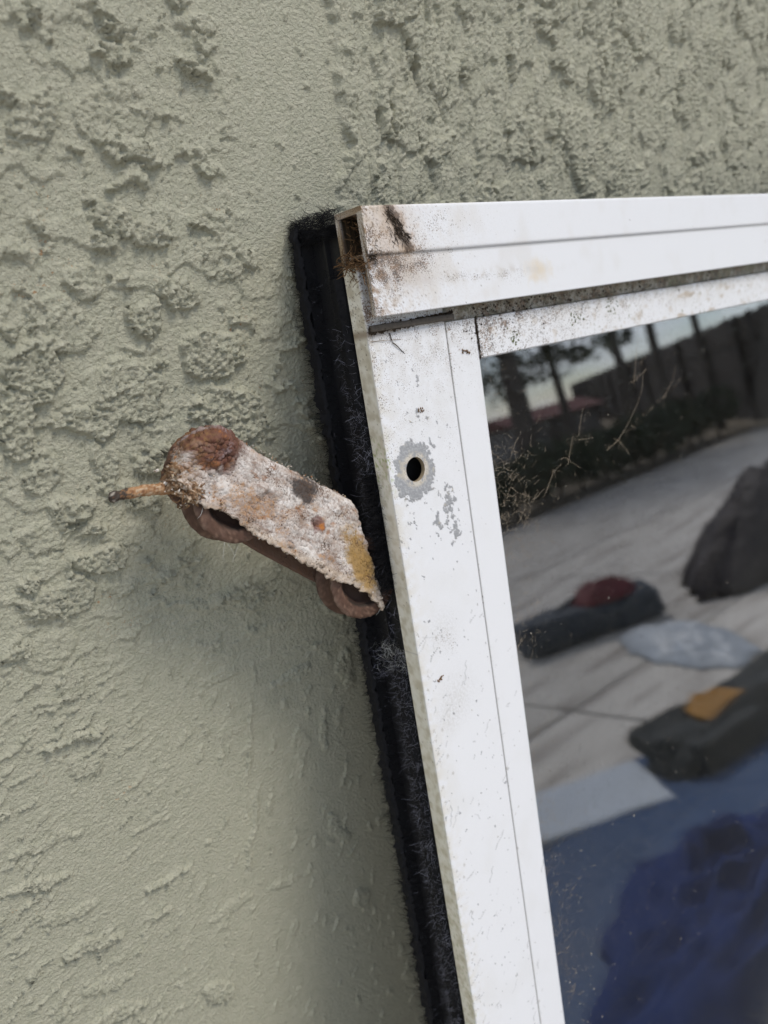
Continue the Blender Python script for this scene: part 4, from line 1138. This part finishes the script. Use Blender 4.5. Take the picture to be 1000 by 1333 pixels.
fence = empty('wooden_fence', Matrix.Translation((13.6, -5.8, 0)) @ Matrix.Rotation(-0.765, 4, 'Z'), 'dark brown board fence running away past the hedge and trees', 'fence')
fmat = simple('dark_stained_wood', (0.040, 0.030, 0.024), 0.85, 0.4, 8)
bd = box_mesh('board', (-0.095, -0.012, -0.03), (0.095, 0.012, 2.05), 0.004); bd.materials.append(fmat)
for i in range(170):
    b = bpy.data.objects.new('board', bd); COL.objects.link(b); b.parent = fence
    b.location = (0.2 * i, 0.0, random.uniform(-0.03, 0.03))
pst = box_mesh('post', (-0.05, -0.05, -0.03), (0.05, 0.05, 2.0), 0.006); pst.materials.append(fmat)
for i in range(15):
    b = bpy.data.objects.new('post', pst); COL.objects.link(b); b.parent = fence; b.location = (2.4 * i, -0.075, 0)
for zz in (0.4, 1.6):
    link('fence_rail', box_mesh('fence_rail', (-0.1, -0.034, zz - 0.04), (34, -0.0125, zz + 0.04)), fmat, fence)

TREES = [(9.3, -8.1, 0.22, 'thick dark tree with low leafy boughs by the end of the fence'), (10.9, -8.5, 0.10, 'slim leaning tree in front of the fence next to the thick tree'),
         (12.3, -8.1, 0.11, 'forked grey tree before the dark board fence'), (13.6, -8.2, 0.12, 'straight grey trunk tree midway along the board fence'),
         (14.9, -8.0, 0.10, 'thin pale trunk tree near the hedge past the straight tree'), (15.2, -6.5, 0.16, 'stout bushy tree toward the right end of the fence'),
         (13.5, -5.3, 0.13, 'last tall tree along the board fence')]
for i, (x, y, rad, lab) in enumerate(TREES):
    t = empty('tree', Matrix.Translation((x, y, -0.03)), lab, 'tree', 'trees along the fence')
    rt = np.random.default_rng(60 + i)
    H = rt.uniform(5.5, 7.5); lean = rt.normal(size=2) * 0.25
    tr = np.array([(lean[0] * q * q + 0.05 * math.sin(5 * q + i), lean[1] * q * q, H * q * 0.8) for q in np.linspace(0, 1, 12)])
    paths = [tr]; rads = [np.linspace(rad, rad * 0.3, 12)]
    cs = []; rs = []
    for k in range(11):
        q = rt.uniform(0.48, 0.95); p0 = tr[int(q * 11)]; an = rt.uniform(0, 6.28); L = rt.uniform(0.8, 2.0)
        p1 = p0 + np.array([math.cos(an) * L * 0.5, math.sin(an) * L * 0.5, 0.45 * L]); p2 = p0 + np.array([math.cos(an) * L, math.sin(an) * L, 0.6 * L])
        paths.append(np.array([p0, p1, p2])); rads.append(np.array([rad * 0.4, rad * 0.25, rad * 0.1]))
        for c in (p1, p2): cs.append(c + rt.normal(size=3) * 0.15); rs.append(rt.uniform(0.35, 0.75))
    cs.append(tr[-1]); rs.append(0.9)
    for k in range(9 if i == 0 else 5 if i == 1 else 0):                     # low hanging boughs
        cs.append(np.array([rt.normal() * 1.3, rt.normal() * 0.4, rt.uniform(1.75, 2.8)])); rs.append(rt.uniform(0.25, 0.55))
    V, F = tubes(paths, rads, 9)
    link('trunk', mesh_np('trunk', V, F), barkm, t)
    V, F = leaf_cloud(4200, cs, rs, 0.07, 80 + i, 0.7)
    cr_ = link('crown', mesh_np('crown', V, F, False), leafm if i % 2 else leafm2, t)

sh = empty('garden_shed', Matrix.Translation((19.3, -16.4, -0.03)) @ Matrix.Rotation(0.3, 4, 'Z'), 'small grey garden shed with a red brown pitched roof', 'shed')
rbox('wall', (-1.5, -1.2, 0), (1.5, 1.2, 1.0), 0.02, simple('shed_board', (0.22, 0.21, 0.20), 0.8, 0.2, 5), sh)
me = mesh_np('roof', np.array([(-1.7, -1.4, 1.0), (1.7, -1.4, 1.0), (1.7, 1.4, 1.0), (-1.7, 1.4, 1.0), (-1.7, 0, 1.35), (1.7, 0, 1.35)]), [[0, 1, 5, 4], [2, 3, 4, 5], [0, 4, 3], [1, 2, 5], [0, 3, 2, 1]], False)
link('roof', me, simple('red_roof', (0.13, 0.045, 0.04), 0.8, 0.3, 8), sh)
rbox('door', (-0.4, 1.201, 0.0), (0.4, 1.235, 0.92), 0.01, simple('shed_door', (0.12, 0.11, 0.10), 0.8, 0.2, 5), sh)
